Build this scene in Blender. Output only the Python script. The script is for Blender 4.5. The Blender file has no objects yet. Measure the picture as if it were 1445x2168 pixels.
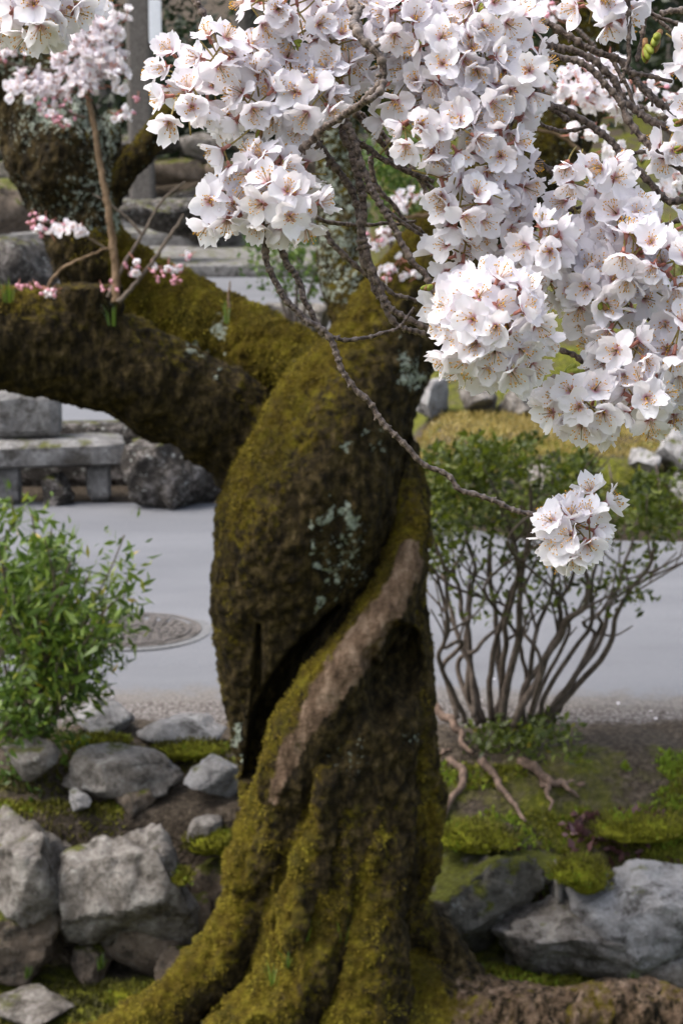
import bpy, bmesh, math, random
import numpy as np
from mathutils import Vector, Matrix, Quaternion

# ------------------------------------------------------------------ camera, sky, sun, exposure
scene = bpy.context.scene
CAM_H, PITCH, FPX = 2.61, math.radians(11.7), 70 / 36 * 2168
cam_data = bpy.data.cameras.new('camera')
cam_data.sensor_fit = 'VERTICAL'
cam_data.sensor_height = 36
cam_data.lens = 70
cam_data.clip_start = 0.05
cam_data.clip_end = 1000
cam_data.dof.use_dof = True
cam_data.dof.focus_distance = 1.42
cam_data.dof.aperture_fstop = 24
camera = bpy.data.objects.new('camera', cam_data)
scene.collection.objects.link(camera)
camera.location = (0, 0, CAM_H)
camera.rotation_euler = (math.pi / 2 - PITCH, 0, 0)
scene.camera = camera

SUN_AZ, SUN_EL = math.radians(-95), math.radians(58)      # azimuth from +Y, clockwise
world = bpy.data.worlds.new('World')
scene.world = world
world.use_nodes = True
wn, wl = world.node_tree.nodes, world.node_tree.links
wn.clear()
w_sky = wn.new('ShaderNodeTexSky')
w_sky.sky_type = 'NISHITA'
w_sky.sun_disc = False
w_sky.sun_elevation = SUN_EL
w_sky.sun_rotation = SUN_AZ
w_sky.air_density = 1.0
w_sky.dust_density = 5.0
w_sky.ozone_density = 1.0
w_hsv = wn.new('ShaderNodeHueSaturation')
w_hsv.inputs['Saturation'].default_value = 0.62           # a thin high overcast
w_bg = wn.new('ShaderNodeBackground')
w_bg.inputs['Strength'].default_value = 0.13
w_out = wn.new('ShaderNodeOutputWorld')
wl.new(w_sky.outputs[0], w_hsv.inputs['Color'])
wl.new(w_hsv.outputs[0], w_bg.inputs['Color'])
wl.new(w_bg.outputs[0], w_out.inputs['Surface'])

sun_data = bpy.data.lights.new('sun', 'SUN')
sun_data.energy = 1.0
sun_data.angle = math.radians(42)
sun_data.color = (1.0, 0.97, 0.93)
sun = bpy.data.objects.new('sun', sun_data)
scene.collection.objects.link(sun)
sv = Vector((math.sin(SUN_AZ) * math.cos(SUN_EL), math.cos(SUN_AZ) * math.cos(SUN_EL), math.sin(SUN_EL)))
sun.rotation_euler = sv.to_track_quat('Z', 'Y').to_euler()
sun.location = (-3, 4, 8)

vs = scene.view_settings
vs.view_transform = 'Standard'
vs.look = 'None'
vs.exposure = 1.5
vs.gamma = 1.0
vs.use_curve_mapping = False
scene.cycles.max_bounces = 7
scene.cycles.diffuse_bounces = 4
scene.cycles.transmission_bounces = 5
scene.cycles.caustics_reflective = False
scene.cycles.caustics_refractive = False
scene.cycles.use_denoising = True

# ------------------------------------------------------------------ helpers
C = scene.collection
RNG = np.random.default_rng(7)
random.seed(7)
FW = np.array((0, math.cos(PITCH), -math.sin(PITCH)))
UP = np.array((0, math.sin(PITCH), math.cos(PITCH)))
RT = np.array((1.0, 0, 0))
CAMP = np.array((0, 0, CAM_H))


def ray(px, py):
    return FW + RT * (px - 722.5) / FPX - UP * (py - 1084) / FPX


def PD(px, py, d):            # point on the pixel's line at lens depth d
    return CAMP + ray(px, py) * d


def PY(px, py, y):            # ... at ground distance y
    r = ray(px, py)
    return CAMP + r * (y / r[1])


def PZ(px, py, z):            # ... at height z
    r = ray(px, py)
    return CAMP + r * ((z - CAM_H) / r[2])


def mpp(y):                   # metres per photo pixel at ground distance y
    return y / math.cos(PITCH) / FPX * 1.0


def hash3(ix, iy, iz, seed):
    h = (ix.astype(np.int64) * 374761393 + iy.astype(np.int64) * 668265263 + iz.astype(np.int64) * 2147483647 + seed * 974634777) & 0xffffffff
    h = ((h ^ (h >> 13)) * 1274126177) & 0xffffffff
    h = ((h ^ (h >> 16)) * 2246822519) & 0xffffffff
    return ((h ^ (h >> 15)) & 0xffffff) / float(0xffffff) * 2 - 1


def vnoise(p, seed=0):
    i = np.floor(p)
    f = p - i
    f = f * f * f * (f * (f * 6 - 15) + 10)
    x, y, z = i[:, 0], i[:, 1], i[:, 2]
    r = 0
    for dx in (0, 1):
        wx = f[:, 0] if dx else 1 - f[:, 0]
        for dy in (0, 1):
            wy = f[:, 1] if dy else 1 - f[:, 1]
            for dz in (0, 1):
                wz = f[:, 2] if dz else 1 - f[:, 2]
                r = r + wx * wy * wz * hash3(x + dx, y + dy, z + dz, seed)
    return r


def fbm(p, octs=4, seed=0, gain=0.5):
    p = np.asarray(p, float)
    a, s, t = 1.0, 0, 0
    for o in range(octs):
        s = s + a * vnoise(p * (2 ** o) + o * 17.3, seed + o)
        t += a
        a *= gain
    return s / t


def sstep(a, b, x):
    t = np.clip((x - a) / (b - a), 0, 1)
    return t * t * (3 - 2 * t)


def mesh(name, verts, faces, mat=None, smooth=True, attrs=None):
    me = bpy.data.meshes.new(name)
    verts = np.asarray(verts, float)
    if isinstance(faces, np.ndarray):
        n, k = faces.shape
        me.vertices.add(len(verts))
        me.vertices.foreach_set('co', verts.astype(np.float32).ravel())
        me.loops.add(n * k)
        me.loops.foreach_set('vertex_index', faces.astype(np.int32).ravel())
        me.polygons.add(n)
        me.polygons.foreach_set('loop_start', np.arange(0, n * k, k, dtype=np.int32))
        me.polygons.foreach_set('loop_total', np.full(n, k, dtype=np.int32))
        me.update(calc_edges=True)
    else:
        me.from_pydata([tuple(v) for v in verts], [], [tuple(int(i) for i in f) for f in faces])
        me.update()
    if smooth:
        me.polygons.foreach_set('use_smooth', [True] * len(me.polygons))
    for k, v in (attrs or {}).items():
        a = me.attributes.new(k, 'FLOAT', 'POINT')
        a.data.foreach_set('value', np.asarray(v, np.float32))
    if mat:
        for m in (mat if isinstance(mat, (list, tuple)) else [mat]):
            me.materials.append(m)
    return me


def obj(name, me, parent=None, label=None, cat=None, group=None, kind=None, loc=None):
    o = bpy.data.objects.new(name, me)
    C.objects.link(o)
    if parent:
        o.parent = parent
    if loc is not None:
        o.location = loc
    tag(o, label, cat, group, kind)
    return o


def tag(o, label=None, cat=None, group=None, kind=None):
    for k, v in (('label', label), ('category', cat), ('group', group), ('kind', kind)):
        if v:
            o[k] = v
    return o


def thing(name, label, cat, loc, group=None):
    o = obj(name, None, None, label, cat, group, None, [float(x) for x in loc])
    o.empty_display_size = 0.1
    return o


class MB:
    """collects vertices and faces (quads as tri pairs are kept as they come)"""
    def __init__(s):
        s.v, s.f, s.n, s.mi, s.at = [], [], 0, [], []

    def add(s, v, f, mi=0, at=None):
        v = np.asarray(v, float)
        s.v.append(v)
        s.f += [tuple(int(i) + s.n for i in q) for q in f]
        s.mi += [mi] * len(f)
        s.at.append(np.zeros(len(v)) if at is None else np.asarray(at, float))
        s.n += len(v)

    def mesh(s, name, mat, smooth=True, attr=None, off=None):
        v = np.concatenate(s.v)
        if off is not None:
            v = v - np.asarray(off)
        me = mesh(name, v, s.f, mat, smooth, {attr: np.concatenate(s.at)} if attr else None)
        if any(s.mi):
            me.polygons.foreach_set('material_index', s.mi)
        return me


def catmull(P, per):
    P = np.asarray(P, float)
    Q = np.vstack([2 * P[0] - P[1], P, 2 * P[-1] - P[-2]])
    out = []
    for i in range(len(P) - 1):
        p0, p1, p2, p3 = Q[i:i + 4]
        n = per if not callable(per) else per(p1, p2)
        for t in np.linspace(0, 1, n, endpoint=False):
            out.append(0.5 * (2 * p1 + (p2 - p0) * t + (2 * p0 - 5 * p1 + 4 * p2 - p3) * t * t + (3 * p1 - p0 - 3 * p2 + p3) * t ** 3))
    out.append(P[-1])
    return np.array(out)


def tube(path, rad, seg=8, lump=0.0, seed=0, cap=True):
    path = np.asarray(path, float)
    n = len(path)
    rad = np.broadcast_to(np.asarray(rad, float), (n,)).copy()
    T = np.gradient(path, axis=0)
    T /= np.linalg.norm(T, axis=1)[:, None] + 1e-12
    a = np.array((0, 0, 1.0)) if abs(T[0][2]) < 0.9 else np.array((1.0, 0, 0))
    u = np.cross(T[0], a)
    u /= np.linalg.norm(u)
    V = []
    ang = np.linspace(0, 2 * math.pi, seg, endpoint=False)
    for i in range(n):
        u = u - T[i] * np.dot(u, T[i])
        u /= np.linalg.norm(u) + 1e-12
        w = np.cross(T[i], u)
        V.append(path[i] + rad[i] * (np.cos(ang)[:, None] * u + np.sin(ang)[:, None] * w))
    V = np.array(V)
    if lump:
        k = 0.6 / max(rad.mean(), 1e-6)
        d = fbm(V.reshape(-1, 3) * k, 2, seed).reshape(n, seg)
        V = path[:, None, :] + (V - path[:, None, :]) * (1 + lump * d)[:, :, None]
    V = V.reshape(-1, 3)
    i, j = np.meshgrid(np.arange(n - 1), np.arange(seg), indexing='ij')
    j2 = (j + 1) % seg
    F = np.stack([i * seg + j, i * seg + j2, (i + 1) * seg + j2, (i + 1) * seg + j], -1).reshape(-1, 4)
    F = [tuple(q) for q in F]
    if cap:
        F.append(tuple(range(seg - 1, -1, -1)))
        F.append(tuple(range((n - 1) * seg, n * seg)))
    return V, F


# ------------------------------------------------------------------ node materials
class NT:
    def __init__(s, name):
        s.m = bpy.data.materials.new(name)
        s.m.use_nodes = True
        s.n, s.l = s.m.node_tree.nodes, s.m.node_tree.links
        s.n.clear()
        s.out = s.n.new('ShaderNodeOutputMaterial')

    def node(s, t, ins=None, **kw):
        nd = s.n.new(t)
        for k, v in kw.items():
            setattr(nd, k, v)
        for k, v in (ins or {}).items():
            s.set(nd.inputs[k], v)
        return nd

    def set(s, sock, v):
        if hasattr(v, 'is_linked') or isinstance(v, bpy.types.NodeSocket):
            s.l.new(v, sock)
        elif isinstance(v, (tuple, list)) and len(v) == 3 and sock.type == 'RGBA':
            sock.default_value = (*v, 1)
        else:
            sock.default_value = v

    def noise(s, vec, scale, detail=4, rough=0.55, dist=0.0):
        return s.node('ShaderNodeTexNoise', {'Vector': vec, 'Scale': scale, 'Detail': detail, 'Roughness': rough, 'Distortion': dist}).outputs[0]

    def voro(s, vec, scale, feature='F1'):
        return s.node('ShaderNodeTexVoronoi', {'Vector': vec, 'Scale': scale}, feature=feature).outputs[0]

    def ramp(s, fac, stops):
        r = s.node('ShaderNodeValToRGB', {'Fac': fac})
        e = r.color_ramp.elements
        while len(e) < len(stops):
            e.new(0.5)
        for q, (p, c) in zip(e, stops):
            q.position = p
            q.color = (*c, 1) if len(c) == 3 else c
        return r.outputs[0]

    def rng(s, v, a, b, c=0.0, d=1.0):
        return s.node('ShaderNodeMapRange', {0: v, 1: a, 2: b, 3: c, 4: d}).outputs[0]

    def mix(s, fac, a, b, blend='MIX'):
        nd = s.node('ShaderNodeMix', data_type='RGBA', blend_type=blend)
        s.set(nd.inputs[0], fac)
        s.set(nd.inputs[6], a)
        s.set(nd.inputs[7], b)
        return nd.outputs[2]

    def math(s, op, a, b=0.0):
        return s.node('ShaderNodeMath', {0: a, 1: b}, operation=op).outputs[0]

    def attr(s, name):
        return s.node('ShaderNodeAttribute', attribute_name=name).outputs['Fac']

    def pos(s, scale=(1, 1, 1), obj=True, rand=False):
        tc = s.node('ShaderNodeTexCoord').outputs['Object'] if obj else s.node('ShaderNodeNewGeometry').outputs['Position']
        mp = s.node('ShaderNodeMapping', {'Vector': tc, 'Scale': scale})
        if rand:
            r = s.node('ShaderNodeObjectInfo').outputs['Random']
            s.l.new(s.math('MULTIPLY', r, 57.0), mp.inputs['Location'])
        return mp.outputs[0]

    def nz(s):
        g = s.node('ShaderNodeNewGeometry')
        return s.node('ShaderNodeSeparateXYZ', {0: g.outputs['Normal']}).outputs[2]

    def bump(s, h, strength=0.5, dist=0.01):
        return s.node('ShaderNodeBump', {'Height': h, 'Strength': strength, 'Distance': dist}).outputs[0]

    def bsdf(s, col, rough=0.9, normal=None, spec=0.3, metallic=0.0, **kw):
        b = s.node('ShaderNodeBsdfPrincipled', {'Base Color': col, 'Roughness': rough, 'Metallic': metallic})
        b.inputs['Specular IOR Level'].default_value = spec
        if normal is not None:
            s.l.new(normal, b.inputs['Normal'])
        for k, v in kw.items():
            s.set(b.inputs[k], v)
        return b.outputs[0]

    def translucent(s, base, col, fac, normal=None):
        t = s.node('ShaderNodeBsdfTranslucent', {'Color': col})
        if normal is not None:
            s.l.new(normal, t.inputs['Normal'])
        return s.node('ShaderNodeMixShader', {0: fac, 1: base, 2: t.outputs[0]}).outputs[0]

    def done(s, sh):
        s.l.new(sh, s.out.inputs['Surface'])
        return s.m


def mat_bark_moss():
    t = NT('mossy_bark')
    p = t.pos((1, 1, 1), obj=False)
    ps = t.pos((1, 1, 0.5), obj=False)
    n1 = t.noise(p, 9, 6, 0.6)
    n2 = t.noise(ps, 34, 6, 0.68)
    n3 = t.noise(p, 90, 3, 0.6)
    bark = t.ramp(n2, [(0.32, (0.005, 0.0036, 0.002)), (0.48, (0.022, 0.0155, 0.006)), (0.60, (0.062, 0.044, 0.016)), (0.76, (0.14, 0.105, 0.058))])
    mossc = t.ramp(t.noise(p, 22, 6, 0.65), [(0.25, (0.022, 0.016, 0.002)), (0.45, (0.075, 0.052, 0.004)), (0.6, (0.130, 0.104, 0.008)), (0.78, (0.21, 0.185, 0.020))])
    mossc = t.mix(t.rng(n1, 0.45, 0.7), mossc, (0.045, 0.038, 0.005))
    mf = t.attr('moss')
    mf = t.math('ADD', mf, t.math('MULTIPLY', t.math('SUBTRACT', t.noise(p, 40, 4, 0.7), 0.5), 1.6))
    col = t.mix(t.rng(mf, 0.35, 0.62), bark, mossc)
    bare = t.ramp(t.noise(t.pos((1, 1, 0.45), obj=False), 26, 5, 0.65), [(0.3, (0.04, 0.025, 0.015)), (0.5, (0.14, 0.092, 0.060)), (0.7, (0.29, 0.21, 0.15))])
    bf = t.math('ADD', t.attr('bare'), t.math('MULTIPLY', t.math('SUBTRACT', n2, 0.5), 1.1))
    col = t.mix(t.rng(bf, 0.4, 0.6), col, bare)
    lf = t.math('ADD', t.attr('lichen'), t.math('MULTIPLY', t.math('SUBTRACT', t.noise(p, 55, 5, 0.7), 0.5), 1.7))
    lich = t.ramp(n3, [(0.3, (0.16, 0.19, 0.15)), (0.6, (0.38, 0.42, 0.35))])
    col = t.mix(t.rng(lf, 0.5, 0.66), col, lich)
    h = t.math('ADD', t.math('MULTIPLY', n2, 1.0), t.math('MULTIPLY', n3, 0.5))
    return t.done(t.bsdf(col, 0.95, t.bump(h, 1.0, 0.03), 0.15))


def mat_twig():
    t = NT('twig_bark')
    p = t.pos((1, 1, 1), obj=False)
    n = t.noise(p, 420, 5, 0.65)
    c = t.ramp(n, [(0.34, (0.010, 0.007, 0.005)), (0.48, (0.045, 0.029, 0.022)), (0.6, (0.13, 0.095, 0.075)), (0.74, (0.36, 0.31, 0.28))])
    ring = t.attr('ring')
    c = t.mix(t.math('MULTIPLY', ring, 0.6), c, (0.28, 0.22, 0.18))
    up = t.rng(t.nz(), 0.2, 0.95)
    c = t.mix(t.math('MULTIPLY', up, 0.3), c, (0.22, 0.21, 0.22))
    return t.done(t.bsdf(c, 0.75, t.bump(n, 0.7, 0.0012), 0.35))


def mat_shrub_stem(name, dark, pale):
    t = NT(name)
    p = t.pos((1, 1, 0.5), obj=False)
    n = t.noise(p, 45, 5, 0.65)
    c = t.ramp(n, [(0.3, dark), (0.7, pale)])
    return t.done(t.bsdf(c, 0.85, t.bump(n, 0.6, 0.004), 0.25))


def mat_petal(name, centre, white, tip_pink=0.0):
    t = NT(name)
    u = t.attr('along')
    v = t.attr('across')
    r = t.node('ShaderNodeObjectInfo').outputs['Random']
    w2 = t.mix(t.math('MULTIPLY', r, 0.5 + tip_pink), white, (0.92, 0.865, 0.91))
    col = t.mix(t.rng(u, 0.0, 0.22), centre, w2)
    comb = t.node('ShaderNodeCombineXYZ', {0: t.math('MULTIPLY', v, 9.0), 1: t.math('MULTIPLY', u, 1.2), 2: t.math('MULTIPLY', r, 40)}).outputs[0]
    vein = t.noise(comb, 2.0, 3, 0.6)
    nm = t.bump(vein, 0.35, 0.0009)
    b = t.bsdf(col, 0.55, nm, 0.25)
    return t.done(t.translucent(b, t.mix(0.35, col, (0.96, 0.90, 0.96)), 0.44, nm))


def mat_plain(name, col, rough=0.7, spec=0.3, transl=0.0, vary=0.15, scale=300):
    t = NT(name)
    n = t.noise(t.pos((1, 1, 1), obj=False), scale, 3)
    a = tuple(c * (1 - vary) for c in col)
    b = tuple(min(1, c * (1 + vary)) for c in col)
    c = t.ramp(n, [(0.3, a), (0.7, b)])
    s = t.bsdf(c, rough, None, spec)
    if transl:
        s = t.translucent(s, c, transl)
    return t.done(s)


def mat_leaf(name, stops, transl=0.35, rough=0.45):
    t = NT(name)
    c = t.ramp(t.attr('tint'), stops)
    s = t.bsdf(c, rough, None, 0.4)
    return t.done(t.translucent(s, c, transl))


def mat_stone(name, stops, moss=0.3, lichen=0.3, scale=7):
    t = NT(name)
    p = t.pos((1, 1, 1), rand=True)
    n = t.noise(p, scale, 8, 0.68, 0.4)
    n2 = t.noise(p, scale * 7, 5, 0.7)
    f = t.math('ADD', t.math('MULTIPLY', n, 0.65), t.math('MULTIPLY', n2, 0.35))
    c = t.ramp(f, stops)
    lf = t.noise(p, scale * 1.9, 6, 0.75)
    c = t.mix(t.rng(lf, 0.58, 0.66, 0, lichen), c, (0.46, 0.47, 0.44))
    dk = t.noise(p, scale * 1.3, 6, 0.7)
    c = t.mix(t.rng(dk, 0.53, 0.63, 0, 0.8), c, (0.04, 0.034, 0.026))
    mf = t.math('ADD', t.math('MULTIPLY', t.rng(t.nz(), -0.3, 0.9), 0.35), t.math('MULTIPLY', t.noise(p, scale * 0.9, 6, 0.65), 0.8))
    mc = t.ramp(n2, [(0.3, (0.035, 0.035, 0.005)), (0.7, (0.13, 0.14, 0.016))])
    c = t.mix(t.rng(mf, 0.74 - moss * 0.3, 0.82 - moss * 0.3), c, mc)
    cr = t.voro(p, scale * 3.0)
    h = t.math('ADD', t.math('MULTIPLY', n2, 0.8), t.math('ADD', t.math('MULTIPLY', n, 1.2), t.math('MULTIPLY', cr, 0.3)))
    return t.done(t.bsdf(c, 0.9, t.bump(h, 0.95, 0.03), 0.25))


def mat_ground():
    t = NT('bank_soil')
    p = t.pos((1, 1, 1), obj=False)
    n = t.noise(p, 2.2, 8, 0.65)
    n2 = t.noise(p, 38, 6, 0.7)
    soil = t.ramp(n2, [(0.3, (0.020, 0.015, 0.010)), (0.5, (0.060, 0.046, 0.032)), (0.72, (0.15, 0.12, 0.09))])
    moss = t.ramp(t.noise(p, 26, 6, 0.65), [(0.3, (0.028, 0.032, 0.004)), (0.55, (0.10, 0.105, 0.010)), (0.75, (0.20, 0.20, 0.02))])
    m = t.math('ADD', t.attr('moss'), t.math('MULTIPLY', t.math('SUBTRACT', n, 0.5), 1.4))
    c = t.mix(t.rng(m, 0.42, 0.6), soil, moss)
    grav = t.ramp(t.voro(p, 55), [(0.0, (0.30, 0.28, 0.27)), (0.5, (0.13, 0.115, 0.105)), (0.9, (0.05, 0.04, 0.035))])
    g = t.math('ADD', t.attr('gravel'), t.math('MULTIPLY', t.math('SUBTRACT', n2, 0.5), 0.9))
    c = t.mix(t.rng(g, 0.4, 0.65), c, grav)
    h = t.math('ADD', n2, t.math('MULTIPLY', t.voro(p, 60), 0.6))
    return t.done(t.bsdf(c, 0.95, t.bump(h, 0.8, 0.02), 0.2))


def mat_road():
    t = NT('worn_asphalt')
    p = t.pos((1, 1, 1), obj=False)
    n = t.noise(t.pos((0.35, 1, 1), obj=False), 1.6, 6, 0.6)
    g = t.noise(p, 160, 4, 0.75)
    c = t.ramp(n, [(0.3, (0.086, 0.09, 0.10)), (0.7, (0.134, 0.138, 0.15))])
    c = t.mix(t.rng(g, 0.35, 0.65, 0.0, 0.5), c, (0.20, 0.20, 0.21))
    c = t.mix(t.rng(g, 0.3, 0.44, 0.55, 0.0), c, (0.06, 0.06, 0.066))
    st = t.noise(t.pos((0.5, 2.2, 1), obj=False), 1.1, 5, 0.7)
    c = t.mix(t.rng(st, 0.55, 0.75, 0, 0.35), c, (0.10, 0.10, 0.105))
    e = t.math('ADD', t.attr('edge'), t.math('MULTIPLY', t.math('SUBTRACT', t.noise(p, 7, 6, 0.7), 0.5), 1.3))
    c = t.mix(t.rng(e, 0.45, 0.85, 0, 0.85), c, t.ramp(t.noise(p, 70, 5, 0.75), [(0.35, (0.045, 0.036, 0.030)), (0.65, (0.20, 0.18, 0.16))]))
    return t.done(t.bsdf(c, 0.85, t.bump(g, 0.5, 0.004), 0.3))


M = {}
M['bark'] = mat_bark_moss()
M['twig'] = mat_twig()
M['petal'] = mat_petal('blossom_petal', (0.74, 0.36, 0.47), (0.915, 0.91, 0.95))
M['petal_far'] = mat_petal('pink_blossom_petal', (0.78, 0.46, 0.54), (0.92, 0.90, 0.93), 0.0)
M['bud'] = mat_plain('pink_bud', (0.72, 0.36, 0.44), 0.6, 0.3, 0.25)
M['filament'] = mat_plain('stamen_filament', (0.82, 0.62, 0.50), 0.6, 0.3, 0.2)
M['anther'] = mat_plain('stamen_anther', (0.62, 0.33, 0.02), 0.7, 0.2)
M['calyx'] = mat_plain('calyx', (0.38, 0.16, 0.12), 0.6, 0.3, 0.15, 0.35, 200)
M['pedicel'] = mat_plain('pedicel', (0.26, 0.20, 0.06), 0.6, 0.3, 0.15, 0.3)
M['budscale'] = mat_plain('bud_scale', (0.20, 0.105, 0.04), 0.6, 0.3, 0.1, 0.4, 260)
M['budgreen'] = mat_plain('young_leaf', (0.24, 0.27, 0.035), 0.5, 0.3, 0.3, 0.3, 260)
M['stem'] = mat_shrub_stem('shrub_stem', (0.035, 0.027, 0.020), (0.16, 0.125, 0.10))
M['root'] = mat_shrub_stem('bare_root', (0.04, 0.027, 0.02), (0.24, 0.165, 0.125))
M['shoot'] = mat_shrub_stem('sucker_shoot', (0.065, 0.04, 0.02), (0.21, 0.14, 0.085))
M['azalea'] = mat_leaf('azalea_leaf', [(0.0, (0.025, 0.034, 0.006)), (0.45, (0.075, 0.10, 0.011)), (0.8, (0.16, 0.20, 0.016)), (1.0, (0.22, 0.19, 0.025))])
M['bushleaf'] = mat_leaf('bright_bush_leaf', [(0.0, (0.022, 0.045, 0.009)), (0.4, (0.065, 0.12, 0.018)), (0.75, (0.15, 0.225, 0.028)), (0.93, (0.30, 0.34, 0.05)), (1.0, (0.42, 0.30, 0.03))])
M['moss'] = mat_leaf('moss_tuft', [(0.0, (0.035, 0.034, 0.004)), (0.45, (0.10, 0.093, 0.007)), (0.8, (0.165, 0.165, 0.010)), (1.0, (0.18, 0.26, 0.018))], 0.2, 0.8)
M['treemoss'] = mat_leaf('bark_moss_tuft', [(0.0, (0.03, 0.02, 0.002)), (0.35, (0.105, 0.072, 0.004)), (0.65, (0.19, 0.142, 0.008)), (1.0, (0.28, 0.24, 0.020))], 0.15, 0.9)
M['redleaf'] = mat_leaf('purple_red_leaf', [(0.0, (0.045, 0.02, 0.018)), (0.5, (0.13, 0.058, 0.058)), (1.0, (0.26, 0.15, 0.16))])
M['weed'] = mat_leaf('weed_leaf', [(0.0, (0.03, 0.055, 0.01)), (0.6, (0.085, 0.15, 0.02)), (1.0, (0.17, 0.24, 0.03))])
M['drygrass'] = mat_leaf('dry_lawn', [(0.0, (0.18, 0.135, 0.03)), (0.5, (0.33, 0.25, 0.07)), (1.0, (0.44, 0.35, 0.12))])
M['darkleaf'] = mat_leaf('evergreen_leaf', [(0.0, (0.008, 0.014, 0.006)), (0.6, (0.022, 0.036, 0.012)), (1.0, (0.05, 0.07, 0.02))])
GREY = [(0.30, (0.03, 0.026, 0.022)), (0.43, (0.12, 0.105, 0.09)), (0.53, (0.22, 0.20, 0.18)), (0.66, (0.38, 0.36, 0.33))]
M['stone'] = mat_stone('grey_boulder', GREY, -0.22, 0.35, 8)
M['stone_pale'] = mat_stone('pale_boulder', [(0.32, (0.07, 0.064, 0.062)), (0.45, (0.23, 0.22, 0.215)), (0.65, (0.44, 0.43, 0.425))], -0.25, 0.4, 8)
M['stone_moss'] = mat_stone('mossy_boulder', [(0.3, (0.03, 0.026, 0.02)), (0.5, (0.11, 0.10, 0.08)), (0.7, (0.24, 0.22, 0.19))], 0.33, 0.5, 8)
M['stone_brown'] = mat_stone('brown_boulder', [(0.3, (0.05, 0.037, 0.026)), (0.5, (0.15, 0.115, 0.085)), (0.7, (0.28, 0.23, 0.18))], 0.22, 0.2, 8)
M['stone_dark'] = mat_stone('dark_lichen_rock', [(0.35, (0.012, 0.010, 0.009)), (0.5, (0.05, 0.043, 0.037)), (0.62, (0.26, 0.235, 0.22))], -0.05, 1.0, 9)
M['slab'] = mat_stone('cut_stone', [(0.32, (0.05, 0.046, 0.042)), (0.48, (0.16, 0.152, 0.145)), (0.68, (0.33, 0.325, 0.315))], -0.1, 0.4, 5)
M['ground'] = mat_ground()
M['road'] = mat_road()
M['iron'] = mat_stone('cast_iron', [(0.3, (0.07, 0.062, 0.058)), (0.5, (0.145, 0.13, 0.12)), (0.7, (0.23, 0.205, 0.185))], -1.0, 0.0, 9)
M['wood'] = mat_shrub_stem('weathered_wood', (0.06, 0.052, 0.045), (0.17, 0.155, 0.14))
M['concrete'] = mat_plain('concrete_collar', (0.13, 0.13, 0.132), .9, .2, 0, .25, 60)
M['white'] = mat_plain('white_board', (0.72, 0.74, 0.77), 0.6, 0.3, 0.0, 0.05, 20)

# ------------------------------------------------------------------ ground
def near_edge(x):     # where the road begins
    return 8.42 + 0.05 * np.sin(x * 2.3 + 1) - 0.05 * x


def far_edge(x):      # where it ends
    return np.where(x < 0, 12.95, 12.95 - 1.25 * sstep(0.0, 1.2, x)) + 0.04 * np.sin(x * 1.7)


def gh(x, y):
    x, y = np.asarray(x, float), np.asarray(y, float)
    side = sstep(-0.25, 0.35, x)
    front = -0.67 + 0.03 * np.sin(x * 2.1) * np.cos(y * 1.7)
    topl = -0.09 + 0.09 * sstep(7.3, 8.1, y)
    topr = -0.27 + 0.27 * sstep(7.15, 8.0, y)
    top = topl * (1 - side) + topr * side
    s = sstep(7.2, 7.36, y)
    z = front * (1 - s) + top * s
    p = np.stack([x.ravel() * 3.1, y.ravel() * 3.1, np.zeros(x.size)], 1)
    bumps = fbm(p, 4, 5).reshape(x.shape)
    bank = sstep(8.4, 8.1, y)
    z = z + bumps * (0.012 + 0.05 * bank)
    z = z - 0.05 * sstep(8.45, 8.8, y) * sstep(13.4, 12.9, y)         # the road lies over this
    # raised lawn beyond the road on one side
    lawn = sstep(0.35, 0.75, x) * sstep(12.3, 12.75, y)
    z = z + lawn * (0.38 + 0.35 * sstep(14.7, 15.8, y) + 0.10 * sstep(15, 26, y) * 6)
    # terraced ground and the wooded slope far behind
    z = z + 0.035 * sstep(13.0, 14, y) * (1 - lawn) * 0
    z = z + sstep(38.5, 39.5, y) * 1.3 + sstep(39, 120, y) * 16
    return z


def nonuni(a, b, fine_a, fine_b, step, grow=1.25):
    c = list(np.arange(fine_a, fine_b + 1e-6, step))
    s, x = step, fine_b
    while x < b:
        s *= grow
        x += s
        c.append(x)
    s, x = step, fine_a
    while x > a:
        s *= grow
        x -= s
        c.insert(0, x)
    return np.array(c)


def sheet(xs, ys, zf):
    X, Y = np.meshgrid(xs, ys, indexing='xy')
    Z = zf(X, Y)
    V = np.stack([X, Y, Z], -1).reshape(-1, 3)
    nx, ny = len(xs), len(ys)
    i, j = np.meshgrid(np.arange(ny - 1), np.arange(nx - 1), indexing='ij')
    a = i * nx + j
    F = np.stack([a, a + 1, a + nx + 1, a + nx], -1).reshape(-1, 4)
    return V, F


xs = nonuni(-160, 160, -2.3, 2.3, 0.032)
ys = np.concatenate([nonuni(-60, 8.9, 5.8, 8.9, 0.03)[:-1], nonuni(8.9, 180, 8.93, 16, 0.09)])
ys = np.unique(np.round(ys, 4))
V, F = sheet(xs, ys, gh)
x_, y_ = V[:, 0], V[:, 1]
side_ = sstep(-0.25, 0.35, x_)
mossa = 0.30 + 0.35 * sstep(7.4, 6.9, y_) + 0.22 * side_ * sstep(8.1, 7.6, y_) - 0.25 * (1 - side_) * sstep(7.1, 7.3, y_) * sstep(7.9, 7.5, y_) * sstep(-0.75, -0.45, x_)
mossa = np.where(y_ > 12.4, np.where(x_ < .3, .12, .55), mossa)
grava = sstep(8.0, 8.35, y_) * sstep(9, 8.9, y_) * 0.9
obj('ground', mesh('ground', V, F, M['ground'], True, {'moss': mossa, 'gravel': grava}), kind='structure')

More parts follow.
